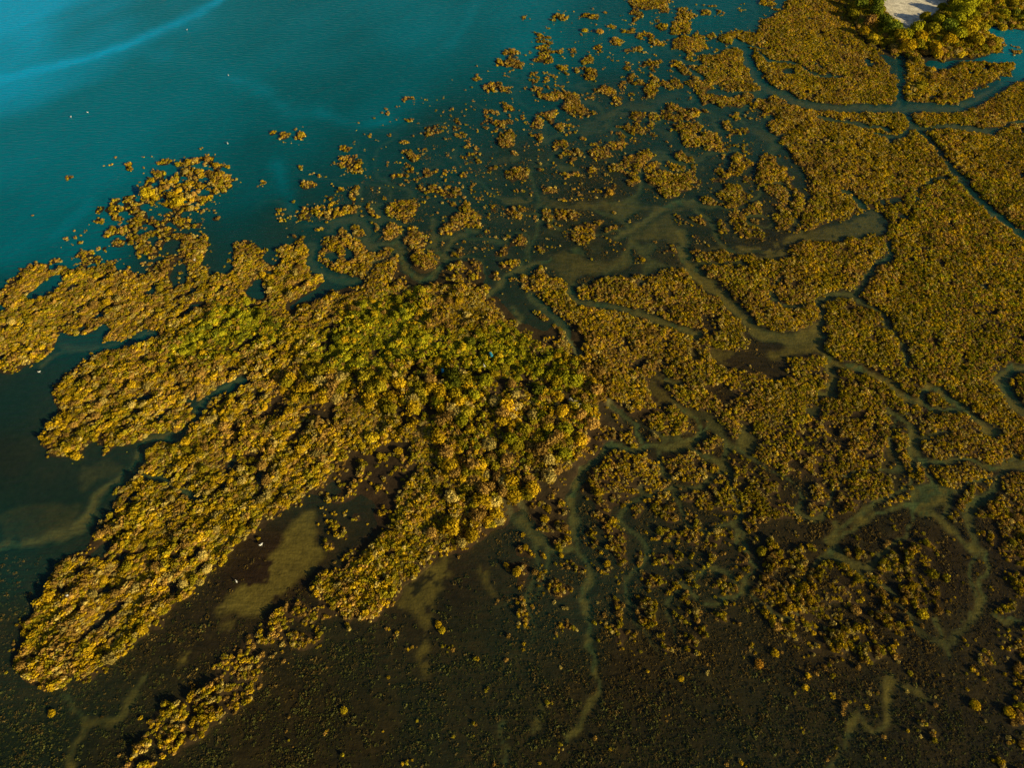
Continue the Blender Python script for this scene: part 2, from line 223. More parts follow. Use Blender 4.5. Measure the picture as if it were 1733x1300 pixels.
SILT = [  # pale silt beds under shallow water (level, polygon)
 (.95,[(372,1045),(370,1028),(378,1008),(395,1012),(412,990),(428,962),(445,960),(480,905),(500,885),(520,870),(545,865),(538,890),(535,920),(551,935),(530,960),(505,980),(478,1010),(452,1030),(430,1045),(400,1045)]),
 (.8,[(290,1130),(310,1105),(335,1085),(350,1078),(360,1090),(330,1105),(315,1125)]),
 (.6,[(370,1060),(390,1048),(400,1058),(380,1075)]),
 (.7,[(665,1020),(690,992),(730,960),(760,935),(766,970),(750,1000),(738,1020),(735,1060),(720,1090),(726,1130),(722,1152),(700,1112),(710,1060),(700,1032)]),
 (.6,[(812,950),(835,955),(838,985),(848,1005),(832,1012),(815,985)]),
 (.7,[(1175,425),(1200,415),(1230,415),(1280,420),(1320,405),(1345,398),(1400,385),(1450,368),(1470,360),(1500,370),(1508,380),(1500,400),(1450,400),(1400,410),(1350,408),(1330,415),(1325,432),(1300,438),(1260,432),(1210,420)]),
 (.75,[(1345,575),(1380,547),(1392,545),(1394,590),(1370,600),(1345,598),(1300,615),(1300,596),(1330,588)]),
 (.55,[(900,440),(960,425),(1000,445),(1060,430),(1060,455),(990,465),(960,480),(930,455)]),
 (.55,[(1070,375),(1130,360),(1150,390),(1140,410),(1080,400),(1060,420)]),
 (.6,[(925,330),(960,345),(1040,340),(1100,350),(1160,340),(1180,345),(1150,360),(1080,355),(980,352),(850,345),(845,335)]),
 (.55,[(985,205),(1040,185),(1075,170),(1090,180),(1050,200),(1020,225),(985,230),(975,220)]),
 (.5,[(1060,185),(1090,170),(1120,160),(1150,155),(1150,165),(1100,180)]),
 (.5,[(1110,215),(1140,230),(1175,260),(1200,285),(1190,290),(1150,250),(1105,222)]),
 (.5,[(1255,200),(1290,215),(1320,240),(1300,240),(1260,215)]),
 (.5,[(835,270),(860,262),(858,280),(832,282)]),
 (.5,[(720,275),(745,268),(755,280),(725,286)]),
 (.35,[(130,790),(190,770),(215,790),(180,810),(130,830)]),
 (.3,[(0,870),(60,850),(140,850),(120,900),(60,930),(0,935)]),
 (.5,[(1165,580),(1185,600),(1180,612)]),
]
GREEN = [
 (.85,[(270,600),(300,572),(330,562),(345,532),(380,515),(425,512),(465,540),(470,565),(430,590),(380,600),(300,612)]),
 (.9,[(520,600),(560,557),(600,525),(650,500),(705,492),(725,515),(715,560),(760,580),(800,575),(850,552),(900,570),(960,600),(988,640),(960,662),(900,650),(850,640),(780,640),(700,625),(600,640),(540,622)]),
 (.25,[(760,640),(850,640),(960,660),(1015,660),(985,760),(900,800),(780,780),(700,700)]),
 (.6,[(1445,-40),(1495,-40),(1490,10),(1530,50),(1560,70),(1545,85),(1500,60),(1460,20)]),
 (.9,[(1600,-40),(1655,-40),(1655,20),(1640,60),(1640,80),(1600,85),(1580,60),(1605,30)]),
 (.5,[(1540,90),(1590,40),(1620,60),(1640,90),(1590,85)]),
 (.2,[(1500,300),(1900,300),(1900,700),(1560,650),(1500,450)]),
]
BIG = [  # (share of big bushes, radius m, polygon)
 (.8,1.6,[(500,600),(600,640),(760,640),(850,630),(1015,625),(1022,660),(1012,715),(985,785),(900,835),(860,880),(800,912),(735,935),(720,880),(760,800),(720,720),(640,690),(560,680),(500,690),(470,650)]),
 (.45,1.05,[(520,600),(600,525),(700,490),(790,490),(880,560),(960,600),(1000,640),(760,640),(600,640)]),
 (.45,1.1,[(240,760),(345,705),(440,645),(560,690),(600,770),(500,850),(385,945),(210,1112),(90,1167),(22,1115),(80,1010),(130,930),(200,865),(240,818)]),
 (.4,1.0,[(70,740),(100,650),(200,588),(300,560),(440,530),(520,580),(415,640),(333,690),(290,735),(135,778)]),
 (.25,.95,[(0,500),(92,460),(222,458),(392,458),(520,420),(568,470),(480,515),(300,560),(165,585),(0,622)]),
 (.5,.95,[(232,318),(275,288),(350,265),(398,300),(375,325),(325,362),(265,345)]),
 (.35,.95,[(1280,900),(1600,900),(1600,1050),(1540,1110),(1330,1080),(1270,960)]),
 (.35,.9,[(1690,850),(1900,850),(1900,1300),(1690,1250)]),
 (.3,.9,[(850,850),(985,830),(1290,860),(1290,1040),(860,1060)]),
 (.55,1.7,[(1430,-60),(1435,20),(1490,78),(1545,102),(1600,105),(1690,85),(1720,50),(1900,50),(1900,-60)]),
 (.45,1.3,[(1530,100),(1560,100),(1600,120),(1560,160),(1530,160)]),
]
SAND = [(1465,-70),(1480,0),(1492,20),(1508,38),(1526,60),(1550,54),(1574,34),(1604,14),(1612,-10),(1640,-70)]
TURB_SHEEN = [(0,0,1.55),(-60,60,1.45),(60,-40,1.4),(0,100,1.15),(-100,200,1.1),(150,60,1.02),(300,0,.95),(0,250,.92),(150,250,.85),(0,400,.75),(300,150,.85),(500,60,.8),(500,180,.72),(350,230,.72),(150,380,.72),(0,520,.5),(0,650,.26),(0,780,.17),(0,930,.28),(100,850,.2),(0,1100,.16),(0,1300,.1),(200,1300,.08),(650,150,.72),(600,250,.55),(450,300,.58),(300,450,.32),(500,390,.34),(700,30,.85),(650,350,.26),(700,450,.14),(750,250,.38),(900,50,.78),(900,180,.5),(1050,60,.62),(1200,20,.62),(1200,130,.42),(1050,200,.30),(900,280,.24),(1000,330,.14),(1000,430,.14),(1250,230,.3),(1300,380,.1),(1250,320,.2),(1400,180,.26),(1530,140,.34),(1600,250,.16),(1720,80,.85),(1700,20,.85),(1600,100,.6),(1690,190,.3),(900,520,.2),(700,600,.2),(1200,500,.06),(1200,700,.03),(1500,600,.03),(980,800,.12),(980,980,.16),(700,1000,.08),(450,950,.05),(450,800,.2),(200,780,.22),(300,1100,.08),(500,1250,.05),(1000,1250,.07),(1100,1150,.06),(1450,1000,.04),(1700,900,.06),(1600,1250,.06),(1733,1300,.06)]  # cloudy-water levels; top-left corner also has sky reflection put in as colour
PLUME = [(8,.26,[(-40,145),(0,134),(60,118),(120,106),(180,88),(230,68),(270,48),(320,28),(390,-10)]),
         (20,.07,[(250,90),(330,105),(380,125),(430,145),(470,170),(490,188),(560,190),(640,200)]),
         (8,.08,[(380,130),(430,143),(465,165),(482,188)]),
         (9,.10,[(760,75),(785,45),(800,15),(820,-15)]),
         (10,.14,[(90,400),(130,365),(150,340)]),
         (10,.12,[(540,190),(600,215),(680,205)]),
         (14,.15,[(470,280),(480,330),(520,380)])]

# ------------------------------------------------------------------ rasterise the map onto the ground
GX0, GX1, GY0, GY1, GS = -200.0, 200.0, -12.0, 262.0, 0.4
gx = np.arange(GX0, GX1 + .01, GS); gy = np.arange(GY0, GY1 + .01, GS)
NX, NY = len(gx), len(gy)
X, Y = np.meshgrid(gx, gy)
U0, V0 = to_map(X, Y)
sc = FPX / np.hypot(Y, H)                       # map pixels per metre
wob = 2.1
U = U0 + sc * wob * ((fbm(X, Y, 5.0, 3) - .5) + .9 * (fbm(X, Y, 1.6, 5, 2) - .5))
V = V0 + sc * .7 * wob * ((fbm(X, Y, 5.0, 4) - .5) + .9 * (fbm(X, Y, 1.6, 6, 2) - .5))

def inpoly(poly, U=U, V=V):
    P = np.array(poly, float); m = np.zeros(U.shape, bool)
    x0, y0 = P.min(0); x1, y1 = P.max(0)
    idx = np.nonzero((U >= x0) & (U <= x1) & (V >= y0) & (V <= y1))
    if not len(idx[0]): return m
    u, v = U[idx], V[idx]; c = np.zeros(len(u), bool)
    for (xa, ya), (xb, yb) in zip(P, np.roll(P, -1, 0)):
        if ya == yb: continue
        k = (ya > v) != (yb > v)
        c ^= k & (u < (xb - xa) * (v - ya) / (yb - ya) + xa)
    m[idx] = c
    return m

def linedist(pts, reach):
    """distance in map pixels to a smoothed polyline (inf beyond reach)"""
    P = np.array(pts, float)
    if len(P) > 2:
        for _ in range(2):
            Q = [P[0]]
            for a, b in zip(P[:-1], P[1:]): Q += [a * .75 + b * .25, a * .25 + b * .75]
            Q.append(P[-1]); P = np.array(Q)
    D = np.full(U.shape, 1e9, np.float32)
    x0, y0 = P.min(0) - reach; x1, y1 = P.max(0) + reach
    idx = np.nonzero((U >= x0) & (U <= x1) & (V >= y0) & (V <= y1))
    u, v = U[idx], V[idx]; d = np.full(len(u), 1e9)
    for a, b in zip(P[:-1], P[1:]):
        ab = b - a; t = np.clip(((u - a[0]) * ab[0] + (v - a[1]) * ab[1]) / max(ab @ ab, 1e-6), 0, 1)
        d = np.minimum(d, np.hypot(u - a[0] - t * ab[0], v - a[1] - t * ab[1]))
    D[idx] = d
    return D

def blur(a, r, n=2):
    for _ in range(n):
        for ax in (0, 1):
            c = np.cumsum(np.concatenate([np.repeat(np.take(a, [0], ax), r + 1, ax), a, np.repeat(np.take(a, [-1], ax), r, ax)], ax), ax)
            L = a.shape[ax]
            a = (np.take(c, np.arange(2 * r + 1, 2 * r + 1 + L), ax) - np.take(c, np.arange(0, L), ax)) / (2 * r + 1)
    return a

DEN = np.zeros(U.shape); SIZ = np.ones(U.shape); GRN = np.zeros(U.shape)
for d, s, g, poly in VEG:
    m = inpoly(poly); DEN[m] = d; SIZ[m] = s; GRN[m] = g
for d, cx, cy, rx, ry in BLOBS:
    q = ((U - cx) / rx) ** 2 + ((V - cy) / ry) ** 2
    m = q < 1.7; DEN[m] = np.maximum(DEN[m], (d + .12) * np.clip(1.55 - q[m] * .85, 0, 1))
for g, poly in GREEN:
    m = inpoly(poly); GRN[m] = g
# thin winding rills that drain the low marsh
rz = blur(inpoly([(880,740),(1000,760),(1250,700),(1500,690),(1800,780),(1900,1100),(950,1090),(850,1050)]).astype(float), 10)
rz2 = blur(inpoly([(420,330),(600,230),(820,120),(1000,20),(1300,-20),(1330,200),(1370,400),(1180,470),(900,470),(640,470)]).astype(float), 10)
wx_, wy_ = X + 5 * (fbm(X, Y, 9, 33) - .5), Y + 5 * (fbm(X, Y, 9, 34) - .5)
rill = np.minimum(np.abs(fbm(wx_, wy_, 26, 35, 3) - .5) / .011, np.abs(fbm(wx_, wy_, 19, 36, 3) - .47) / .009)
rill = np.clip(1.6 - rill, 0, 1) * np.clip(rz + rz2, 0, 1)
for d, poly in [(.34, [(560,330),(700,220),(850,160),(1000,100),(1200,60),(1330,200),(1370,400),(1180,450),(1000,480),(900,470),(640,470)]),
                (.30, [(820,880),(1000,840),(1250,860),(1500,880),(1680,880),(1680,1120),(1400,1110),(1100,1110),(850,1080)]),
                (.22, [(230,1150),(560,1100),(900,1080),(1300,1110),(1720,1100),(1720,1290),(200,1330)]),
                (.26, [(560,220),(800,110),(950,20),(1200,0),(1200,80),(900,190),(640,290)])]:
    m = inpoly(poly) & (DEN < d); DEN[m] = d; SIZ[m] = .8
DEN = DEN * (1 - rill * (DEN < .97)); SILTF = rill * .45; DEEP = rill * .3
for s, poly in HOLES:
    m = inpoly(poly); DEN[m] = 0; SILTF[m] = s
for s, poly in SILT:
    m = inpoly(poly); DEN[m] = 0; SILTF[m] = np.maximum(SILTF[m], s)
CW = uni(X, Y, 7, 15); CRK = rill * .5
for wd, s, dp, pts in CHAN:
    s = min(1, s + .25)
    D = linedist(pts, wd * 2)
    m = D < wd * (.40 + .22 * CW) + .12 * sc; DEN[m] = 0
    k = np.clip(1 - D / (wd * .55), 0, 1); CRK = np.maximum(CRK, np.clip(k * 3 - .5, 0, 1))
    SILTF = np.maximum(SILTF, s * np.clip(k * 3.0 - .55, 0, 1) * 1.15); DEEP = np.maximum(DEEP, dp * np.clip(k * 1.8, 0, 1))
fr_ = blur((DEN > .4).astype(float), 5, 2)                 # stands thin out into the mud through loose seedlings
loose = (DEN == 0) & (fr_ > .04) & (CRK < .05) & (SILTF < .08)
DEN[loose] = np.minimum(.10 + 1.1 * fr_[loose], .5); SIZ[loose] = .75
sandm = blur(inpoly(SAND).astype(float), 2)
DEN[sandm > .5 + .5 * fbm(X, Y, 1.5, 17, 2)] = 0
BIGF = np.zeros(U.shape); BIGR = np.ones(U.shape)
for s, r, poly in BIG:
    m = inpoly(poly); BIGF[m] = s; BIGR[m] = r
GRN = blur(GRN, 4); SILTF = blur(SILTF, 1, 1); DEEP = blur(DEEP, 1)
# clumps run with the old water flow on the western tongues
ang = math.radians(48)
XA = X * math.cos(ang) + Y * math.sin(ang); YA = -X * math.sin(ang) + Y * math.cos(ang)
west = blur((U < 620).astype(float), 12)
n_iso = .4 * uni(X, Y, 2.8, 21) + .6 * uni(X, Y, 1.1, 24, 2); n_ani = .4 * uni(XA / 2.2, YA, 2.0, 22) + .6 * uni(XA / 1.8, YA, .9, 25, 2)
n_fin = .45 * uni(X, Y, 1.7, 26, 2) + .55 * uni(X, Y, .85, 27, 2)
sparse = blur(((DEN < .8) & (DEN > 0)).astype(float), 4); sparse = np.clip(sparse * 1.6, 0, 1)
NOI = n_iso * (1 - west) + n_ani * west
NOI = NOI * (1 - sparse) + (.25 * NOI + .75 * n_fin) * sparse
MASK = (DEN > .02).astype(float)
EDGE = np.clip((blur(MASK, 1, 2) - .6) * 4, 0, 1)
INNER = np.clip((blur(MASK, 2, 2) - .82) * 8, 0, 1)         # shrubs stand a little back from the banks
LAND = np.clip((DEN - .02 * sparse * (1 - np.clip(rz, 0, 1)) - NOI * (.99 + .06 * west)) * 3.4 + .12, 0, 1) * EDGE * MASK
hum = blur(inpoly([(500,600),(560,540),(650,500),(790,500),(900,580),(1000,640),(1010,700),(960,790),(860,850),(780,900),(720,880),(700,760),(600,690),(480,680)]).astype(float), 22)
hum2 = blur(inpoly([(270,600),(340,540),(430,520),(470,560),(420,600),(300,615)]).astype(float), 12)
spit = blur(inpoly([(1440,-80),(1490,60),(1560,90),(1640,80),(1650,-80)]).astype(float), 14)
solid = blur((DEN > .3).astype(float), 5)
HGT = -.10 - .5 * DEEP + .02 * SILTF + .32 * blur(LAND, 1) + (1.1 * hum + .7 * hum2 + 1.3 * spit) * solid ** 2 + .5 * sandm
tr_w = np.zeros(U.shape); tot = np.zeros(U.shape)
for u_, v_, t_ in TURB_SHEEN:
    wt = 1 / (((U0 - u_) ** 2 + ((V0 - v_) * 1.1) ** 2) + 1500) ** 1.7
    tr_w += wt * t_; tot += wt
TUR_SHEEN = tr_w / tot
land_far = blur((DEN > .02).astype(float), 12, 2)
BAY = np.clip((TUR_SHEEN - .3) * 2.2, 0, 1) * (1 - np.clip(land_far * 4, 0, 1))
HGT -= BAY * 1.1 * (1 - sandm)
HGT = HGT * (1 - sandm) + sandm * (.5 + .25 * spit)
HGT += .10 * (fbm(X, Y, 6, 41) - .5) + .06 * (fbm(X, Y, 1.2, 43, 3) - .5)
TUR_SHEEN = TUR_SHEEN * (.88 + .24 * fbm(XA / 3, YA, 12, 51))
TUR_SHEEN = TUR_SHEEN + .055 * blur(CRK, 1, 1) * np.clip(1.2 - TUR_SHEEN, .3, 1)
for wd, s, pts in PLUME:
    D = linedist(pts, wd * 3)
    TUR_SHEEN = TUR_SHEEN + s * np.exp(-(D / (wd * .8)) ** 2) * (.2 + 1.6 * fbm(XA / 2.5, YA, 7, 52, 5))

def look(F, x, y):
    i = np.clip(((np.asarray(y) - GY0) / GS + .5).astype(int), 0, NY - 1); j = np.clip(((np.asarray(x) - GX0) / GS + .5).astype(int), 0, NX - 1)
    return F[i, j]

# ------------------------------------------------------------------ materials
def mat(name):
    m = bpy.data.materials.new(name); m.use_nodes = True
    t = m.node_tree; t.nodes.clear()
    return m, t.nodes, t.links

def plain(name, col, rough=.7, noise=.25, scale=3.0):
    m, N, L = mat(name)
    o = N.new('ShaderNodeOutputMaterial'); b = N.new('ShaderNodeBsdfPrincipled')
    tc = N.new('ShaderNodeTexCoord'); n = N.new('ShaderNodeTexNoise'); n.inputs['Scale'].default_value = scale; n.inputs['Detail'].default_value = 5
    mx = N.new('ShaderNodeMix'); mx.data_type = 'RGBA'
    mx.inputs[6].default_value = (*[c * (1 - noise) for c in col], 1); mx.inputs[7].default_value = (*[min(1, c * (1 + noise)) for c in col], 1)
    L.new(tc.outputs['Object'], n.inputs['Vector']); L.new(n.outputs['Fac'], mx.inputs[0]); L.new(mx.outputs[2], b.inputs['Base Color'])
    b.inputs['Roughness'].default_value = rough; L.new(b.outputs[0], o.inputs[0])
    return m

def ground_material():
    m, N, L = mat('marsh_ground')
    o = N.new('ShaderNodeOutputMaterial'); b = N.new('ShaderNodeBsdfPrincipled')
    a = N.new('ShaderNodeAttribute'); a.attribute_name = 'soil'
    g = N.new('ShaderNodeNewGeometry')
    n = N.new('ShaderNodeTexNoise'); n.inputs['Scale'].default_value = .9; n.inputs['Detail'].default_value = 9; n.inputs['Roughness'].default_value = .7
    L.new(g.outputs['Position'], n.inputs['Vector'])
    r = N.new('ShaderNodeMapRange'); r.inputs[1].default_value = .3; r.inputs[2].default_value = .7; r.inputs[3].default_value = .55; r.inputs[4].default_value = 1.45
    L.new(n.outputs['Fac'], r.inputs[0])
    mu = N.new('ShaderNodeMix'); mu.data_type = 'RGBA'; mu.blend_type = 'MULTIPLY'; mu.inputs[0].default_value = 1
    L.new(a.outputs['Color'], mu.inputs[6]); L.new(r.outputs[0], mu.inputs[7])
    L.new(mu.outputs[2], b.inputs['Base Color']); b.inputs['Roughness'].default_value = .85
    b.inputs['Specular IOR Level'].default_value = .15
    bp = N.new('ShaderNodeBump'); bp.inputs['Strength'].default_value = .5; bp.inputs['Distance'].default_value = .15
    n2 = N.new('ShaderNodeTexNoise'); n2.inputs['Scale'].default_value = 3; n2.inputs['Detail'].default_value = 6
    L.new(g.outputs['Position'], n2.inputs['Vector']); L.new(n2.outputs['Fac'], bp.inputs['Height']); L.new(bp.outputs[0], b.inputs['Normal'])
    L.new(b.outputs[0], o.inputs[0])
    return m

def water_material():
    m, N, L = mat('marsh_water')
    o = N.new('ShaderNodeOutputMaterial')
    a = N.new('ShaderNodeAttribute'); a.attribute_name = 'turbidity_sheen'
    g = N.new('ShaderNodeNewGeometry')
    tr = N.new('ShaderNodeBsdfTransparent'); tr.inputs[0].default_value = (.88, .89, .74, 1)
    df = N.new('ShaderNodeBsdfDiffuse')
    cr = N.new('ShaderNodeValToRGB'); e = cr.color_ramp.elements
    e[0].position = 0; e[0].color = (.02, .12, .06, 1); e[1].position = 1; e[1].color = (.0, .52, .98, 1)  # bright blue end paints the bay corner's sky reflection
    k = cr.color_ramp.elements.new(.35); k.color = (.0, .125, .140, 1)
    k = cr.color_ramp.elements.new(.7); k.color = (.0, .235, .345, 1)
    dv = N.new('ShaderNodeMath'); dv.operation = 'DIVIDE'; dv.inputs[1].default_value = 1.3
    L.new(a.outputs['Fac'], dv.inputs[0]); L.new(dv.outputs[0], cr.inputs[0]); L.new(cr.outputs[0], df.inputs[0])
    opa = N.new('ShaderNodeMapRange'); opa.inputs[1].default_value = .06; opa.inputs[2].default_value = .8; opa.inputs[3].default_value = .0; opa.inputs[4].default_value = .97
    L.new(a.outputs['Fac'], opa.inputs[0])
    mx = N.new('ShaderNodeMixShader'); L.new(opa.outputs[0], mx.inputs[0]); L.new(tr.outputs[0], mx.inputs[1]); L.new(df.outputs[0], mx.inputs[2])
    gl = N.new('ShaderNodeBsdfGlossy'); gl.inputs['Color'].default_value = (.55, .85, 1, 1); gl.inputs['Roughness'].default_value = .12
    mp = N.new('ShaderNodeMapping'); mp.inputs['Rotation'].default_value = (0, 0, math.radians(12)); mp.inputs['Scale'].default_value = (.45, 1.7, 1)
    L.new(g.outputs['Position'], mp.inputs[0])
    n = N.new('ShaderNodeTexNoise'); n.inputs['Scale'].default_value = .9; n.inputs['Detail'].default_value = 5; L.new(mp.outputs[0], n.inputs['Vector'])
    bp = N.new('ShaderNodeBump'); bp.inputs['Strength'].default_value = .9; bp.inputs['Distance'].default_value = .3; L.new(n.outputs['Fac'], bp.inputs['Height'])
    L.new(bp.outputs[0], gl.inputs['Normal']); L.new(bp.outputs[0], df.inputs['Normal'])
    def math_(op, a_, b_=None):     # Schlick's reflectance, the same from above and below the surface
        q = N.new('ShaderNodeMath'); q.operation = op
        for i_, x_ in enumerate((a_, b_)):
            if x_ is None: continue
            if isinstance(x_, (int, float)): q.inputs[i_].default_value = x_
            else: L.new(x_, q.inputs[i_])
        return q.outputs[0]
    dt = N.new('ShaderNodeVectorMath'); dt.operation = 'DOT_PRODUCT'
    L.new(g.outputs['Incoming'], dt.inputs[0]); L.new(bp.outputs[0], dt.inputs[1])
    fr_ = math_('ADD', math_('MULTIPLY', math_('POWER', math_('SUBTRACT', 1.0, math_('ABSOLUTE', dt.outputs['Value'])), 5.0), .98), .02)
    m2 = N.new('ShaderNodeMixShader'); L.new(fr_, m2.inputs[0]); L.new(mx.outputs[0], m2.inputs[1]); L.new(gl.outputs[0], m2.inputs[2])
    L.new(m2.outputs[0], o.inputs[0])
    return m

def leaf_material():
    """each shrub's own leaf colour comes with the shrub (tint)"""
    m, N, L = mat('shrub_leaves')
    o = N.new('ShaderNodeOutputMaterial')
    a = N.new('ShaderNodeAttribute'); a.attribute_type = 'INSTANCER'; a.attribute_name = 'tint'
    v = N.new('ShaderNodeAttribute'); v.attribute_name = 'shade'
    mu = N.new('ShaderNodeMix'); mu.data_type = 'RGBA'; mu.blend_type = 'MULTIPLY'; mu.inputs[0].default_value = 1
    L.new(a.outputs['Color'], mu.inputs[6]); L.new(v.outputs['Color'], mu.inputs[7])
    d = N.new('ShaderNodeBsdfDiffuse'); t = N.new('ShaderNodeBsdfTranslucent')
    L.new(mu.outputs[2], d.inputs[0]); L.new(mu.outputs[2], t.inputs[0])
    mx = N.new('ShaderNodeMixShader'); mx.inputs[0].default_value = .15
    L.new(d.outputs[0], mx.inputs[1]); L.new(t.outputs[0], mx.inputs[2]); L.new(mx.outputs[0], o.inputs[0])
    return m

M_GROUND, M_WATER, M_LEAF = ground_material(), water_material(), leaf_material()
M_WOOD = plain('shrub_wood', (.10, .065, .035), .8)
M_DRIFT = plain('bleached_wood', (.62, .56, .46), .75, .15)
M_BIRD = plain('white_feathers', (.85, .83, .78), .6, .04)
M_BLACK = plain('dark_bill', (.03, .028, .02), .5, .1)
M_BLUE = plain('faded_blue_plastic', (.03, .30, .48), .45, .12)

# ------------------------------------------------------------------ ground and water
def ext(a, far):
    d = np.diff(a)[0]; out = []; x = a[-1]; s = d
    while x < far: s *= 1.5; x += s; out.append(x)
    lo = []; x = a[0]; s = d
    while x > -far: s *= 1.5; x -= s; lo.append(x)
    return np.array(lo[::-1]), np.array(out)

def sheet(name, xs, ys, Z, attrs, material):
    nx, ny = len(xs), len(ys)
    GXm, GYm = np.meshgrid(xs, ys)
    co = np.stack([GXm, GYm, Z], -1).reshape(-1, 3).astype(np.float32)
    me = bpy.data.meshes.new(name); me.vertices.add(len(co)); me.vertices.foreach_set('co', co.ravel())
    i = np.arange(ny - 1)[:, None] * nx + np.arange(nx - 1)[None]
    q = np.stack([i, i + 1, i + nx + 1, i + nx], -1).reshape(-1).astype(np.int32)
    nq = len(q) // 4
    me.loops.add(len(q)); me.loops.foreach_set('vertex_index', q)
    me.polygons.add(nq); me.polygons.foreach_set('loop_start', np.arange(nq, dtype=np.int32) * 4)
    me.polygons.foreach_set('loop_total', np.full(nq, 4, np.int32))
    me.update(calc_edges=True)
    me.polygons.foreach_set('use_smooth', np.ones(nq, bool))
    for an, typ, A in attrs:
        at_ = me.attributes.new(an, typ, 'POINT')
        if typ == 'FLOAT': at_.data.foreach_set('value', A.ravel().astype(np.float32))
        else: at_.data.foreach_set('color', np.concatenate([A.reshape(-1, 3), np.ones((A.size // 3, 1))], 1).ravel().astype(np.float32))
    me.materials.append(material)
    o = bpy.data.objects.new(name, me); S.collection.objects.link(o); o['kind'] = 'structure'
    return o

def mixc(a, b, t): return a * (1 - t[..., None]) + np.asarray(b) * t[..., None]
soil = np.ones(U.shape + (3,)) * np.array([.062, .034, .016])
weed = uni(X, Y, 7, 61); weed2 = uni(X, Y, 2.2, 62)
south = np.clip((V0 - 950) / 250, 0, 1)
weed3 = uni(X + 6 * fbm(X, Y, 14, 66), Y * 1.6 + 6 * fbm(X, Y, 14, 67), 6, 65, 5)
soil = mixc(soil, [.034, .040, .018], np.clip(weed * 1.4 - .5, 0, 1) * .8)
swirl = blur(inpoly([(650,250),(900,200),(1200,150),(1330,200),(1330,400),(1180,470),(1000,480),(860,560),(800,480),(700,480),(600,380)]).astype(float), 10)
soil = mixc(soil, [.016, .026, .016], np.clip((weed3 - .50) * 14, 0, 1) * swirl * .98)
soil = mixc(soil, [.16, .14, .05], np.clip((.34 - weed3) * 14, 0, 1) * swirl * .9)
redm = np.zeros(U.shape)
for poly in [[(440,890),(505,850),(560,812),(640,830),(660,860),(600,935),(535,960),(530,1010),(460,1080),(340,1110),(210,1130),(310,1030),(385,945)],
             [(1040,410),(1090,400),(1150,420),(1150,455),(1090,465),(1060,450)],[(1262,562),(1330,585),(1340,640),(1245,625)],[(1030,355),(1120,355),(1130,368),(1060,375)],
             [(600,770),(690,755),(700,810),(640,835)],[(755,455),(790,440),(800,475),(765,480)],[(760,920),(880,880),(900,960),(830,1000),(750,1000)],
             [(1000,850),(1280,880),(1250,980),(1050,1000)],[(1290,640),(1400,660),(1390,720),(1290,700)],[(1290,780),(1400,770),(1390,870),(1290,870)],
             [(1483,85),(1512,92),(1522,150),(1500,110)],[(482,515),(560,480),(566,488),(500,522)],[(455,660),(486,665),(478,712),(440,710)]]:
    redm = np.maximum(redm, inpoly(poly))
soil = mixc(soil, [.082, .034, .018], blur(redm, 2) * (.5 + .5 * weed2) * (1 - np.clip(TUR_SHEEN * 1.2, 0, .6)))
soil = mixc(soil, [.050, .050, .020], south * .7 * weed2)
soil = mixc(soil, [.017, .030, .026], np.clip(TUR_SHEEN * 2, 0, 1) * .8)
silt = np.clip(SILTF * (1.15 - .35 * uni(X, Y, 4, 63)), 0, 1)
soil = soil * .72
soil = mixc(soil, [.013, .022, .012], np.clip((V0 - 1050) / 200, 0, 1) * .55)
spots = np.clip((uni(X, Y, 1.6, 68, 3) - .62) * 12, 0, 1) * np.clip((uni(X, Y, 7, 69, 2) - .45) * 6, 0, 1)
silt = silt * (1 - spots)
near = np.clip(blur(MASK * (DEN > .15), 7, 2) * 1.8, 0, 1) * np.clip(1.3 - TUR_SHEEN * 1.6, .0, 1)
soil = mixc(soil, [.064, .040, .015], near * (.35 + .65 * weed2) * .8)
soil = mixc(soil, [.15, .20, .085], np.clip(CRK * 1.5, 0, 1) * np.clip(1 - silt * .6, 0, 1) * (.72 - .34 * np.clip((V0 - 1020) / 120, 0, 1)))
soil = mixc(soil, [.25, .182, .042], np.clip(silt * 1.25 - .12, 0, 1))
soil = mixc(soil, [.075, .046, .020], np.clip(LAND, 0, 1) * .85)
soil = mixc(soil, [.95, .84, .66], np.clip(sandm * 1.3, 0, 1))
lx, hx = ext(gx, 2600); ly, hy = ext(gy, 2600)
XS = np.concatenate([lx, gx, hx]); YS = np.concatenate([ly, gy, hy])
ix = np.concatenate([np.zeros(len(lx), int), np.arange(NX), np.full(len(hx), NX - 1)])
iy = np.concatenate([np.zeros(len(ly), int), np.arange(NY), np.full(len(hy), NY - 1)])
sheet('ground', XS, YS, HGT[np.ix_(iy, ix)], [('soil', 'FLOAT_COLOR', soil[np.ix_(iy, ix)])], M_GROUND)
st = 3
wx, wy = gx[::st], gy[::st]; TW = blur(TUR_SHEEN, 1)[::st, ::st]
lx, hx = ext(wx, 2590); ly, hy = ext(wy, 2590)
XS = np.concatenate([lx, wx, hx]); YS = np.concatenate([ly, wy, hy])
ix = np.concatenate([np.zeros(len(lx), int), np.arange(len(wx)), np.full(len(hx), len(wx) - 1)])
iy = np.concatenate([np.zeros(len(ly), int), np.arange(len(wy)), np.full(len(hy), len(wy) - 1)])
TW = TW[np.ix_(iy, ix)]
sheet('water', XS, YS, np.zeros(TW.shape), [('turbidity_sheen', 'FLOAT', TW)], M_WATER)

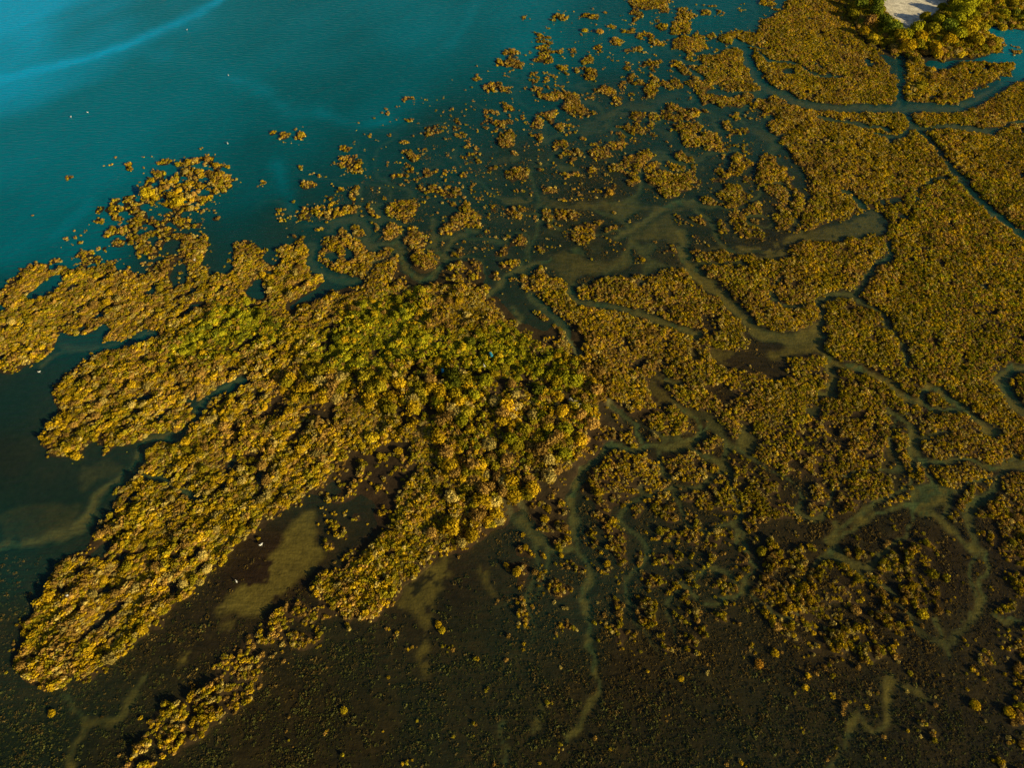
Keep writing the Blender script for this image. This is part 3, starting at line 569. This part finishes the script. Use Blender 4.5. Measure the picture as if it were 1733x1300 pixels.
# ------------------------------------------------------------------ shrub shapes
def leaf_cloud(name, n, r, h, seed, leaf=.13, core=True, lobes=5, spiky=.0):
    """a rounded shrub: leaf sprays spread through several lobes over a dark twiggy heart"""
    R = np.random.default_rng(seed)
    L_ = [(0, 0, h * .42, r * .8, h * .55)]
    for i in range(lobes):
        a = R.random() * 6.283; d = r * (.35 + .3 * R.random())
        L_.append((d * math.cos(a), d * math.sin(a), h * (.3 + .2 * R.random()), r * (.38 + .2 * R.random()), h * (.35 + .2 * R.random())))
    vs, fs, sh = [], [], []
    for i in range(n):
        cx, cy, cz, rr, hh = L_[i % len(L_)] if R.random() < .75 else L_[0]
        a = R.random() * 6.283; z = R.random() * 1.25 - .25; z = min(z, 1); q = math.sqrt(max(0, 1 - z * z))
        k = .72 + .36 * R.random() + spiky * R.random() ** 3
        p = np.array([cx + rr * q * math.cos(a) * k, cy + rr * q * math.sin(a) * k, max(.02, cz + hh * z * k)])
        nrm = np.array([q * math.cos(a), q * math.sin(a), z * .8 + .1]) + R.normal(0, .25, 3); nrm /= np.linalg.norm(nrm)
        t = np.cross(nrm, R.normal(0, 1, 3)); t /= np.linalg.norm(t); b = np.cross(nrm, t)
        s = leaf * (.6 + .9 * R.random()); s2 = s * (.45 + .4 * R.random())
        i0 = len(vs)
        vs += [p - t * s - b * s2 * .3, p - b * s2 + t * s * .2, p + t * s + b * s2 * .2, p + b * s2 + nrm * s * .35]
        fs += [(i0, i0 + 1, i0 + 2, i0 + 3)]; c = .62 + .76 * R.random(); sh += [c] * 4
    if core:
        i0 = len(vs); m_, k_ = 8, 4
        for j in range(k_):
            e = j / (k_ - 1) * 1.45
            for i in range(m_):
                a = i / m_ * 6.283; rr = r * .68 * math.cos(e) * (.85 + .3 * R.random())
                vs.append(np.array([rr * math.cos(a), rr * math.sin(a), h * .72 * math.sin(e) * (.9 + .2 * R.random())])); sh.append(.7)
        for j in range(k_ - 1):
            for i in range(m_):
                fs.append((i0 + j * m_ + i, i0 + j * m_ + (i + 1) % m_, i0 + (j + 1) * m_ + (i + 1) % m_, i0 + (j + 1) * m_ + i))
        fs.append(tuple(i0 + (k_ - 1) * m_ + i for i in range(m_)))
    me = bpy.data.meshes.new(name); me.from_pydata([tuple(v) for v in vs], [], fs); me.update()
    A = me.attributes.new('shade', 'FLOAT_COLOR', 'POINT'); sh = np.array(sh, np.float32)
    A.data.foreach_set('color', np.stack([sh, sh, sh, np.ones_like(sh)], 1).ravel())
    me.materials.append(M_LEAF)
    return me

proto = bpy.data.collections.new('shrub_shapes')          # never linked to the scene
for i in range(6):
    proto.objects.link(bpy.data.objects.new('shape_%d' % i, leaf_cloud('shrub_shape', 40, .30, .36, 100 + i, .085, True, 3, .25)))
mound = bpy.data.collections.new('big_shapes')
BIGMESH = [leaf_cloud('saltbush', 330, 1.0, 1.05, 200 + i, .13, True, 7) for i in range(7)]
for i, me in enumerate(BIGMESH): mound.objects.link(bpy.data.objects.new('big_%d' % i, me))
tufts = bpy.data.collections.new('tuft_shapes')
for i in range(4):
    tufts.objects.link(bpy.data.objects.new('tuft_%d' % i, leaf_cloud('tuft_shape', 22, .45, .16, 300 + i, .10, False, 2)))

def scatter(name, coll, n_shapes, P, rot, scl, tint, label, cat):
    me = bpy.data.meshes.new(name); me.vertices.add(len(P)); me.vertices.foreach_set('co', P.astype(np.float32).ravel())
    a = me.attributes.new('spin', 'FLOAT', 'POINT'); a.data.foreach_set('value', rot.astype(np.float32))
    a = me.attributes.new('size', 'FLOAT_VECTOR', 'POINT'); a.data.foreach_set('vector', scl.astype(np.float32).ravel())
    a = me.attributes.new('tint', 'FLOAT_COLOR', 'POINT'); a.data.foreach_set('color', np.concatenate([tint, np.ones((len(P), 1))], 1).astype(np.float32).ravel())
    a = me.attributes.new('which', 'INT', 'POINT'); a.data.foreach_set('value', rng.integers(0, n_shapes, len(P)).astype(np.int32))
    me.materials.append(M_LEAF)
    o = bpy.data.objects.new(name, me); S.collection.objects.link(o)
    o['kind'] = 'stuff'; o['label'] = label; o['category'] = cat
    g = bpy.data.node_groups.new(name + '_growth', 'GeometryNodeTree')
    g.interface.new_socket(name='Geometry', in_out='INPUT', socket_type='NodeSocketGeometry')
    g.interface.new_socket(name='Geometry', in_out='OUTPUT', socket_type='NodeSocketGeometry')
    N, L = g.nodes, g.links
    gi, go = N.new('NodeGroupInput'), N.new('NodeGroupOutput')
    ci = N.new('GeometryNodeCollectionInfo'); ci.inputs[0].default_value = coll
    ci.inputs['Separate Children'].default_value = True; ci.inputs['Reset Children'].default_value = True
    ip = N.new('GeometryNodeInstanceOnPoints')
    def named(nm, typ):
        q = N.new('GeometryNodeInputNamedAttribute'); q.data_type = typ; q.inputs[0].default_value = nm; return q.outputs[0]
    cx = N.new('ShaderNodeCombineXYZ'); L.new(named('spin', 'FLOAT'), cx.inputs[2])
    L.new(gi.outputs[0], ip.inputs['Points']); L.new(ci.outputs[0], ip.inputs['Instance'])
    ip.inputs['Pick Instance'].default_value = True
    L.new(named('which', 'INT'), ip.inputs['Instance Index'])
    L.new(cx.outputs[0], ip.inputs['Rotation']); L.new(named('size', 'FLOAT_VECTOR'), ip.inputs['Scale'])
    L.new(ip.outputs[0], go.inputs[0])
    md = o.modifiers.new('growth', 'NODES'); md.node_group = g
    return o

def candidates(step, seed):
    R = np.random.default_rng(seed)
    a, b = np.meshgrid(np.arange(GX0 + 2, GX1 - 2, step), np.arange(GY0 + 2, GY1 - 2, step))
    x = (a + R.uniform(-.48, .48, a.shape) * step).ravel(); y = (b + R.uniform(-.48, .48, a.shape) * step).ravel()
    u, v = to_map(x, y); k = (u > -160) & (u < 1900) & (v > -60) & (v < 1380)
    return x[k], y[k], R

GOLD = np.array([.60, .385, .012]); RUST = np.array([.42, .235, .06]); OLIVE = np.array([.33, .275, .014]); PALE = np.array([.56, .43, .12])
GREENC = np.array([.42, .39, .016]); DARKG = np.array([.17, .20, .018]); YELL = np.array([.72, .52, .02])

def tints(x, y, R, grn):
    n = len(x); u, v = to_map(x, y)
    archi = np.clip(1 - np.hypot((u - 950) / 480, (v - 270) / 230), 0, 1) ** .5        # reddish glasswort on the outer islets
    c = np.tile(GOLD, (n, 1)); zone = uni(x, y, 9, 71); zr = uni(x, y, 7, 73)
    pr = np.stack([.30 + .0 * u, .06 + .42 * zr + .40 * archi, np.where(u > 1100, .38, .22) * (.15 + 1.7 * zone), .14 + .10 * archi], 1)
    pr /= pr.sum(1, keepdims=True); q = R.random(n); cs = np.cumsum(pr, 1)
    for k, col in enumerate([GOLD, RUST, OLIVE, PALE]):
        m = (q <= cs[:, k]) & (q > (cs[:, k - 1] if k else -1)); c[m] = col
    m = R.random(n) < grn
    gc = np.where((R.random(n) < .62)[:, None], GREENC, np.where((R.random(n) < .5)[:, None], DARKG, YELL))
    mean = np.array([.56, .375, .026]) * (1 - .35 * archi[:, None]) + np.array([.46, .27, .07]) * .35 * archi[:, None]
    c = np.where(m[:, None], gc * .88 + mean * .08, c * .8 + mean * .2)
    c = c * (1 - .22 * look(rz, x, y) * np.clip((v - 780) / 150, 0, 1))[:, None]      # foreground dimness put into the leaf colour on the south-eastern flats
    return c * R.uniform(.7, 1.25, (n, 1)) * (.80 + .5 * uni(x, y, 2.5, 72, 2))[:, None]

# low scrub
x, y, R = candidates(.38, 1)
land, den, siz = look(LAND, x, y), look(DEN, x, y), look(SIZ, x, y)
k = R.random(len(x)) < land * (1 - .45 * look(hum, x, y) * (look(BIGR, x, y) > 1.4)) * (den > .05) * (1 - .2 * look(sparse, x, y) * (1 - look(rz, x, y)))
x, y, den, siz = x[k], y[k], den[k], siz[k]
lump = uni(x * math.cos(ang) + y * math.sin(ang), (-x * math.sin(ang) + y * math.cos(ang)) * 1.8, 3.6, 31)
rug = np.clip((siz - .9) * 3 + look(hum, x, y), .25, 1.3)       # how uneven the canopy is
s = siz * (1 - .18 * look(rz, x, y)) * R.uniform(.55, 1.25, len(x)) * (.85 + .3 * lump)
z = look(HGT, x, y) - .03
scl = np.stack([s * 1.05, s * 1.05, s * R.uniform(.7, 1.25, len(x)) * .85 * (1.05 - .45 * rug + 1.25 * rug * lump ** 1.5)], 1)
P = np.stack([x, y, np.maximum(z, -.1)], 1)
wst = look(west, x, y); spr = look(sparse, x, y)
scl[:, 0] *= 1 + .4 * wst * (1 - spr); scl[:, 1] *= 1 - .15 * wst      # wind-combed along the western tongues
spin = np.where(R.random(len(x)) < wst, ang + R.normal(0, .3, len(x)), R.uniform(0, 6.283, len(x)))
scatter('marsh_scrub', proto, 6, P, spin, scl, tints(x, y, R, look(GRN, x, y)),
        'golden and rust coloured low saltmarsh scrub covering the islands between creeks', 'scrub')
print('scrub', len(x))

# dull low grass on the shallow southern flats
x, y, R = candidates(.4, 2)
u, v = to_map(x, y)
so_ = np.clip((v - 930) / 200, 0, 1) * .9 + np.clip((u - 850) / 200, 0, 1) * np.clip((v - 690) / 150, 0, 1) * .35
k = (R.random(len(x)) < so_ * (.25 + uni(x, y, 4, 81, 4) * 1.1) * (1 - np.clip(look(SILTF, x, y) * 3, 0, 1)) * (1 - look(LAND, x, y)))
brn = np.clip(look(rz, x, y) * 1.2 + look(rz2, x, y) * .75 + np.clip((u - 850) / 100, 0, 1) * np.clip((v - 400) / 80, 0, 1) * .6 + np.clip((560 - u) / 60, 0, 1) * np.clip((v - 900) / 60, 0, 1) * .5, 0, 1)
isb = R.random(len(x)) < brn * np.clip(1 - (v - 1120) / 120, 0, 1)
k |= isb & (R.random(len(x)) < brn * np.clip(uni(x, y, 3, 83, 4) * 1.6 - .15, 0, 1)) & (look(SILTF, x, y) < .12) & (look(CRK, x, y) < .2)
k &= ~((look(TUR_SHEEN, x, y) > .42))
isb = isb[k]
x, y = x[k], y[k]; s = R.uniform(.3, .8, len(x)) * (.7 + .7 * uni(x, y, 1.5, 82, 2))
t = np.where((R.random(len(x)) < .6)[:, None], np.array([.135, .132, .034]), np.array([.15, .108, .034])) * R.uniform(.6, 1.5, (len(x), 1))
t = np.where(isb[:, None], np.array([.20, .13, .034]) * R.uniform(.5, 1.6, (len(x), 1)), t)
scatter('marsh_grass', tufts, 4, np.stack([x, y, np.full(len(x), -.12)], 1), R.uniform(0, 6.283, len(x)), np.stack([s, s, s], 1), t,
        'dull olive and rust brown low growth thinly covering the dark shallow flats', 'grass')
print('grass', len(x))

# big rounded saltbushes: the largest seen are things, the rest one object
x, y, R = candidates(1.3, 3)
land, bf, br = look(LAND, x, y), look(BIGF, x, y), look(BIGR, x, y)
k = (R.random(len(x)) < bf * np.clip(land * 1.3, 0, 1) * np.maximum(look(INNER, x, y), look(sparse, x, y)) * np.clip(uni(x, y, 6, 91) * 1.5, .25, 1))
x, y, br = x[k], y[k], br[k]
r = br * R.uniform(.38, .92, len(x))
grn = look(GRN, x, y)
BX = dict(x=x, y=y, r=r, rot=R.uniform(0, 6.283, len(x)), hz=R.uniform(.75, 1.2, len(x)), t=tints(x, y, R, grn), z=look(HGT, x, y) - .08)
u, v = to_map(x, y); app = r / np.hypot(np.hypot(x, y), H)
inside = (u > 8) & (u < 1725) & (v > 8) & (v < 1292)
order = np.argsort(-app * inside); pick = order[:290]
rest = np.setdiff1d(np.arange(len(x)), pick)
print('big', len(x))
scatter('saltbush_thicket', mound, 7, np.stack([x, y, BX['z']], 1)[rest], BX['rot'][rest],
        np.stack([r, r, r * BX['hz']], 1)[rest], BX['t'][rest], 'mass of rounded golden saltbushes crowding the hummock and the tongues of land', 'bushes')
LM = [('on the north rim of the hummock', 760, 500), ('in the green heart of the hummock', 700, 590), ('on the east rim of the hummock above the creek', 1000, 650),
      ('on the south-east rim of the hummock', 900, 800), ('at the south tip of the hummock', 790, 880), ('beside the pale driftwood log', 970, 700),
      ('in the middle of the hummock', 850, 720), ('on the western shoulder of the hummock', 620, 660), ('beside the red-brown pool', 470, 690),
      ('beside the round dark pool', 430, 800), ('in the middle of the feathery tongue', 330, 880), ('along the mud edge of the feathery tongue', 390, 930),
      ('by the creek mouth on the feathery tongue', 210, 860), ('near the tip of the feathery tongue', 130, 1080), ('behind the feathery tongue tip', 230, 1040),
      ('on the outer edge of the feathery tongue', 110, 980), ('above the narrow creek on the western tongue', 300, 680), ('on the outer end of the western tongue', 120, 720),
      ('on the green patch of the western tongue', 380, 560), ('on the north-western lobe', 200, 520), ('at the bay edge of the north-western lobe', 60, 500),
      ('on the outlying island in the bay', 330, 310), ('in the dim south-eastern marsh', 1430, 980), ('beside the winding silt creek', 1560, 960),
      ('at the eastern border of the southern marsh', 1710, 1000), ('beside the long southward creek', 950, 950), ('on the flats east of the southward creek', 1100, 930),
      ('on the wooded spit by the pale sand', 1550, 60), ('on the blunt islet below the wooded spit', 1550, 140), ('on the southern edge of the south-eastern marsh', 1420, 1080),
      ('in the lowest south-eastern corner', 1720, 1180), ('west of the drowned flats', 560, 760)]
ORD = ['first', 'second', 'third', 'fourth', 'fifth', 'sixth', 'seventh', 'eighth', 'ninth', 'tenth', 'eleventh', 'twelfth', 'thirteenth', 'fourteenth', 'fifteenth', 'sixteenth', 'seventeenth', 'eighteenth', 'nineteenth', 'twentieth',
       'twenty-first', 'twenty-second', 'twenty-third', 'twenty-fourth', 'twenty-fifth', 'twenty-sixth', 'twenty-seventh', 'twenty-eighth', 'twenty-ninth', 'thirtieth'] + ['far-along'] * 60
def hue(c):
    if c[1] > c[0] * .85: return 'green' if c[0] < .35 else 'yellow-green'
    if c[2] > .1: return 'pale straw'
    if c[1] / c[0] < .5: return 'rust-brown'
    return 'deep gold' if c[0] > .45 else 'olive-gold'
zones = {}
for i in pick:
    zi = min(range(len(LM)), key=lambda j: (LM[j][1] - u[i]) ** 2 + ((LM[j][2] - v[i]) * 1.2) ** 2)
    key = (zi, hue(BX['t'][i])); zones.setdefault(key, []).append(i)
for (zi, hu), lst in zones.items():
    lst.sort(key=lambda i: -app[i])
    for rank, i in enumerate(lst):
        o = bpy.data.objects.new('saltbush', BIGMESH[int(i) % 7]); S.collection.objects.link(o)
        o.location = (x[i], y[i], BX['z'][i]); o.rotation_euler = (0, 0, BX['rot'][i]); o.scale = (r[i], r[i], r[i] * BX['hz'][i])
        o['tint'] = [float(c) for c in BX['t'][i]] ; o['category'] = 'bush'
        if len(lst) == 1: o['label'] = 'the only large %s saltbush %s' % (hu, LM[zi][0])
        elif rank == 0: o['label'] = 'largest of the %s saltbushes %s' % (hu, LM[zi][0])
        else: o['label'] = '%s-largest %s saltbush %s' % (ORD[rank], hu, LM[zi][0])
        o['group'] = 'large saltbushes ' + LM[zi][0]

# ------------------------------------------------------------------ lone bushes standing clear in water or mud
def lone(u_, v_, r_, col, label, grp=None, hz=.8):
    px, py = at(u_, v_)
    o = bpy.data.objects.new('saltbush', BIGMESH[int(u_ + v_) % 7]); S.collection.objects.link(o)
    o.location = (px, py, max(look(HGT, px, py), -.12) - .03); o.rotation_euler = (0, 0, u_ * 1.7); o.scale = (r_, r_, r_ * hz)
    o['tint'] = [float(c) for c in col]; o['label'] = label; o['category'] = 'bush'; o['group'] = grp or 'lone bushes standing clear of the marsh'
for row in [(632,747,1.25,YELL*1.1,'bright yellow round bush, biggest of the cluster on the brown mud of the hummock'),
            (615,759,.7,YELL,'yellow bush just below and left of the big bright yellow one'),(609,751,.5,YELL,'small yellow bush left of the big bright yellow one'),
            (651,747,.5,YELL,'small yellow bush right of the big bright yellow one'),(643,774,.65,YELL*.9,'yellow bush alone on bare mud below the bright yellow cluster'),
            (676,767,.8,GOLD,'gold bush at the east edge of the bare mud patch'),
            (1015,54,1.2,np.array([.60,.33,.04]),'round orange bush alone in the open teal water'),(990,52,.95,YELL*.9,'small yellow bush alone in open water left of the round orange one'),
            (1032,327,1.0,np.array([.60,.34,.03]),'round orange bush alone on mud below the square island'),
            (251,330,1.9,YELL,'oval bright yellow bush at the lower edge of the outlying bay island'),
            (304,344,1.5,YELL,'yellow bush low on the outlying bay island'),
            (1088,440,.6,GOLD,'tiny gold bush alone on the brown flat in mid marsh'),
            (1283,1124,.7,np.array([.60,.30,.03]),'round orange bush alone on the dark southern flats'),(1312,1107,.65,GOLD,'gold bush right of the round orange one on the dark flats'),
            (742,1058,.6,GOLD,'gold bush on the right bank of the short silt creek'),(748,1068,.6,YELL*.8,'yellowish bush just below another by the short silt creek'),
            (88,1208,.6,GOLD,'orange-gold bush alone by the fork of the bottom creek'),(581,1203,.55,YELL*.8,'yellow bush alone on the dark bottom flat'),
            (1152,1149,.5,GOLD,'dull gold bush alone in the dim flats'),(845,882,1.0,PALE*.9,'pale tan bush alone on mud below the hummock tip'),
            (1650,1195,.8,GOLD,'orange bush near a larger one low in the eastern flats'),(1707,1207,.85,GOLD,'orange-gold bush nearest the lower right corner'),
            (1560,1040,.9,YELL*.9,'yellow bush at the right end of the clumped southern marsh')]:
    lone(*row)

# ------------------------------------------------------------------ trees on the spit
def tree(u_, v_, h_, r_, col, label, seed, grp='trees on the wooded spit'):
    px, py = at(u_, v_); z0 = float(look(HGT, px, py)) - .1
    root = bpy.data.objects.new('small_tree', None); S.collection.objects.link(root)
    root.location = (px, py, z0); root.empty_display_size = .5
    root['label'] = label; root['category'] = 'tree'; root['group'] = grp
    R = random.Random(seed); bm = bmesh.new()
    def limb(p, q, a, b):
        from mathutils import Vector
        p, q = Vector(p), Vector(q); d = (q - p).normalized(); s = d.orthogonal().normalized(); t = d.cross(s)
        ra = [bm.verts.new(p + (s * math.cos(i * 1.0472) + t * math.sin(i * 1.0472)) * a) for i in range(6)]
        rb = [bm.verts.new(q + (s * math.cos(i * 1.0472) + t * math.sin(i * 1.0472)) * b) for i in range(6)]
        for i in range(6): bm.faces.new((ra[i], ra[(i + 1) % 6], rb[(i + 1) % 6], rb[i]))
    fork = (R.uniform(-.2, .2), R.uniform(-.2, .2), h_ * .35)
    limb((0, 0, 0), fork, .16, .11)
    for k in range(5):
        a = k * 1.257 + R.uniform(-.3, .3)
        limb(fork, (math.cos(a) * r_ * .55, math.sin(a) * r_ * .55, h_ * R.uniform(.6, .8)), .08, .03)
    me = bpy.data.meshes.new('trunk'); bm.to_mesh(me); bm.free(); me.materials.append(M_WOOD)
    t = bpy.data.objects.new('trunk', me); S.collection.objects.link(t); t.parent = root
    cm = leaf_cloud('crown', 620, r_, h_ * .8, seed, .24, False, 9, .15)
    c = bpy.data.objects.new('crown', cm); S.collection.objects.link(c); c.parent = root
    c.location = (0, 0, h_ * .22); c['tint'] = [float(q) for q in col]
TR = [(1452,18,3.2,1.9,DARKG*1.2,'dark green small tree'),(1468,8,3.4,2.1,DARKG*1.3,'dark green tree at the top edge'),(1478,30,3.2,2.0,DARKG,'darkest tree'),
 (1470,44,2.6,1.6,RUST,'rust-tinted small tree'),(1480,16,2.8,1.7,DARKG*1.5,'dark tree hugging the sand'),(1492,46,2.8,1.8,DARKG*1.2,'dark tree at the lower sand corner'),
 (1510,60,2.8,2.0,DARKG*1.5,'broad dark tree'),(1528,70,2.6,2.0,GREENC*.9,'broad leaf-green tree'),(1545,60,3.0,2.0,GREENC,'light green round tree'),
 (1520,72,2.6,1.8,YELL*.8,'yellow-tinged small tree'),(1532,86,2.8,2.2,GOLD,'golden domed tree'),(1552,74,2.4,1.6,GOLD,'small golden tree'),
 (1551,86,2.4,1.5,OLIVE,'olive small tree'),(1578,90,2.6,1.6,GOLD,'golden tree by the creek'),(1582,98,2.2,1.4,GOLD*.9,'lowest golden tree'),
 (1560,40,2.6,1.7,OLIVE,'olive tree east of the sand tip'),(1580,48,2.6,1.7,GREENC*.8,'small green tree'),(1572,64,2.8,1.9,OLIVE*1.1,'olive-green tree'),
 (1598,62,3.4,2.1,DARKG*1.6,'dark green tall tree'),(1612,50,3.6,2.2,GREENC,'bright green tall tree'),(1625,36,3.8,2.3,GREENC*1.1,'bright green crown'),
 (1634,20,3.8,2.4,GREENC*1.15,'tall bright green tree'),(1640,4,3.8,2.4,GREENC*1.1,'tall green tree at the top edge'),(1622,12,3.4,2.1,DARKG*1.7,'dark green tree'),
 (1610,28,3.4,2.0,GREENC*.9,'leaf-green tree'),(1632,62,3.4,2.2,YELL*.85,'yellow-green tree'),(1615,72,3.0,1.9,GREENC,'green tree low on the spit'),
 (1650,78,2.6,1.8,YELL*.7,'yellowish tree near the point'),(1600,80,2.8,1.8,GOLD*.9,'golden-green tree'),(1590,22,2.0,1.3,OLIVE,'olive tree on the sand'),
 (1600,6,3.0,1.8,GREENC*.8,'green tree beside the sand'),(1441,32,2.4,1.5,OLIVE,'olive tree on the outer bank'),(1458,60,2.2,1.4,GOLD*.8,'gold-brown small tree by the mud'),
 (1474,70,1.9,1.3,YELL*.9,'yellow lone tree on the dark mud')]
WH = ['on the west bank of the spit', 'by the sand of the wooded spit', 'in the middle of the wooded spit', 'on the east side of the wooded spit']
for n_, (a, b, h_, r_, col, lab) in enumerate(TR):
    wz = WH[0] if a < 1480 else WH[1] if a < 1560 else WH[2] if a < 1605 else WH[3]
    tree(a, b, h_, r_, col, lab.replace('’', "'") + ' ' + wz, 500 + n_)

# ------------------------------------------------------------------ birds, driftwood, flotsam
def loft(bm, path, radii, n=10, flat=1.0):
    from mathutils import Vector
    rings = []
    for i, (p, rr) in enumerate(zip(path, radii)):
        p = Vector(p); a = Vector(path[max(0, i - 1)]); b = Vector(path[min(len(path) - 1, i + 1)]); d = (b - a).normalized()
        s = d.cross(Vector((0, 1, 0))); s = s.normalized() if s.length > .1 else Vector((1, 0, 0)); t = d.cross(s).normalized()
        rings.append([bm.verts.new(p + s * math.cos(k / n * 6.283) * rr + t * math.sin(k / n * 6.283) * rr * flat) for k in range(n)])
    for A, B in zip(rings[:-1], rings[1:]):
        for k in range(n): bm.faces.new((A[k], A[(k + 1) % n], B[(k + 1) % n], B[k]))
    bm.faces.new(rings[0][::-1]); bm.faces.new(rings[-1])
def bird_meshes():
    bm = bmesh.new()   # body, neck and head in one surface, wading bird looking along +x
    loft(bm, [(-.44,0,.42),(-.36,0,.44),(-.2,0,.50),(-.02,0,.54),(.12,0,.56),(.2,0,.62),(.22,0,.72),(.17,0,.82),(.18,0,.91),(.24,0,.96),(.30,0,.955),(.34,0,.95)],
         [.02,.06,.12,.15,.12,.07,.045,.035,.034,.05,.04,.018], 12, .85)
    for s in (-1, 1):
        loft(bm, [(.0,.05*s,.46),(-.03,.05*s,.25),(0,.05*s,0.02),(.05,.05*s,-.12)], [.035,.014,.012,.012], 6)
    a = bpy.data.meshes.new('wading_bird'); bm.to_mesh(a); bm.free(); a.materials.append(M_BIRD)
    bm = bmesh.new(); loft(bm, [(.335,0,.95),(.40,0,.945),(.47,0,.935)], [.017,.012,.003], 6)
    b = bpy.data.meshes.new('bill'); bm.to_mesh(b); bm.free(); b.materials.append(M_BLACK)
    bm = bmesh.new()
    for s in (-1, 1): loft(bm, [(.12,.115*s,.57),(0,.145*s,.56),(-.2,.12*s,.51),(-.42,.04*s,.43)], [.03,.085,.075,.02], 8, .4)
    c = bpy.data.meshes.new('wings'); bm.to_mesh(c); bm.free(); c.materials.append(M_BIRD)
    for me in (a, b, c):
        for p in me.polygons: p.use_smooth = True
    return a, b, c
BM_ = bird_meshes()
for k_, (a, b, sc_, lab) in enumerate([(317,51,1.0,'white wading bird just below the pale streak in the upper bay'),(387,128,.9,'white wading bird where the faint plume begins'),
        (149,191,.9,'white wading bird in the open left bay, right of another'),(121,199,1.1,'white wading bird in the open left bay, left of another'),
        (386,244,1.1,'white wading bird above the outlying bay island'),(443,924,1.5,'white wading bird on dark mud beside the pale silt pool'),
        (120,1012,1.4,'white wading bird among golden bushes near the feathery tongue tip'),(820,629,1.3,'white bird perched among green shrubs of the hummock'),
        (68,631,1.1,'white wading bird in shallows off the north-western lobe'),(332,445,1.2,'white wading bird on the northern edge of the north-western lobe'),
        (401,985,1.0,'white wading bird on the brown mud left of the pale silt pool'),(1692,75,1.1,'white wading bird in the blue pool behind the spit')]):
    px, py = at(a, b); g = max(float(look(HGT, px, py)), -.05)
    if k_ in (6, 7, 9): g += .35
    o = bpy.data.objects.new('wading_bird', BM_[0]); S.collection.objects.link(o)
    o.location = (px, py, g); o.rotation_euler = (0, 0, k_ * 2.1); o.scale = (sc_ * .6,) * 3
    o['label'] = lab; o['category'] = 'bird'; o['group'] = 'white birds wading around the marsh'
    for nm, me in (('bill', BM_[1]), ('wings', BM_[2])):
        c = bpy.data.objects.new(nm, me); S.collection.objects.link(c); c.parent = o

def driftwood(u0_, v0_, u1_, v1_, r_, label, zup=.25):
    x0, y0 = at(u0_, v0_); x1, y1 = at(u1_, v1_); z0 = float(look(HGT, x0, y0)) + zup; z1 = float(look(HGT, x1, y1)) + zup
    cx, cy = (x0 + x1) / 2, (y0 + y1) / 2; L_ = math.hypot(x1 - x0, y1 - y0); R = random.Random(int(u0_))
    bm = bmesh.new()
    pts = [(-L_ / 2 + L_ * i / 7, R.uniform(-.12, .12), .05 * math.sin(i)) for i in range(8)]
    loft(bm, pts, [r_ * (1.25 - .09 * i) for i in range(8)], 8)
    for k in range(3):
        q = pts[2 + 2 * k - (k > 1)]; loft(bm, [q, (q[0] + .35, q[1] + .3 * (-1) ** k, .25), (q[0] + .7, q[1] + .55 * (-1) ** k, .35)], [r_ * .45, r_ * .3, r_ * .1], 6)
    me = bpy.data.meshes.new('driftwood_log'); bm.to_mesh(me); bm.free(); me.materials.append(M_DRIFT)
    o = bpy.data.objects.new('driftwood_log', me); S.collection.objects.link(o)
    o.location = (cx, cy, (z0 + z1) / 2); o.rotation_euler = (0, -math.atan2(z1 - z0, L_), math.atan2(y1 - y0, x1 - x0))
    o['label'] = label; o['category'] = 'driftwood'
driftwood(963,683,979,695,.24,'bleached driftwood log below the small teal pool on the hummock', .55)
driftwood(860,690,874,704,.16,'bleached driftwood branch among the large bushes of the hummock', .5)
driftwood(1520,46,1560,68,.16,'long bleached trunk lying below the pale sand', .5)

def drum(u_, v_, s_, label):
    px, py = at(u_, v_); bm = bmesh.new()
    zs = [0, .02, .28, .30, .32, .58, .60, .62, .88, .9]; rs = [.27, .29, .28, .31, .28, .28, .31, .28, .29, .27]
    loft(bm, [(0, 0, z_) for z_ in zs], rs, 16)
    loft(bm, [(.12, 0, .9), (.12, 0, .93)], [.05, .05], 8)
    me = bpy.data.meshes.new('plastic_drum'); bm.to_mesh(me); bm.free(); me.materials.append(M_BLUE)
    o = bpy.data.objects.new('plastic_drum', me); S.collection.objects.link(o)
    o.location = (px, py, float(look(HGT, px, py)) + .6); o.rotation_euler = (math.radians(78), 0, u_); o.scale = (s_,) * 3
    o['label'] = label; o['category'] = 'drum'
drum(833,612,.9,'blue plastic drum washed up among the green shrubs of the hummock')
drum(751,640,.8,'small blue plastic drum left of the white bird on the hummock')
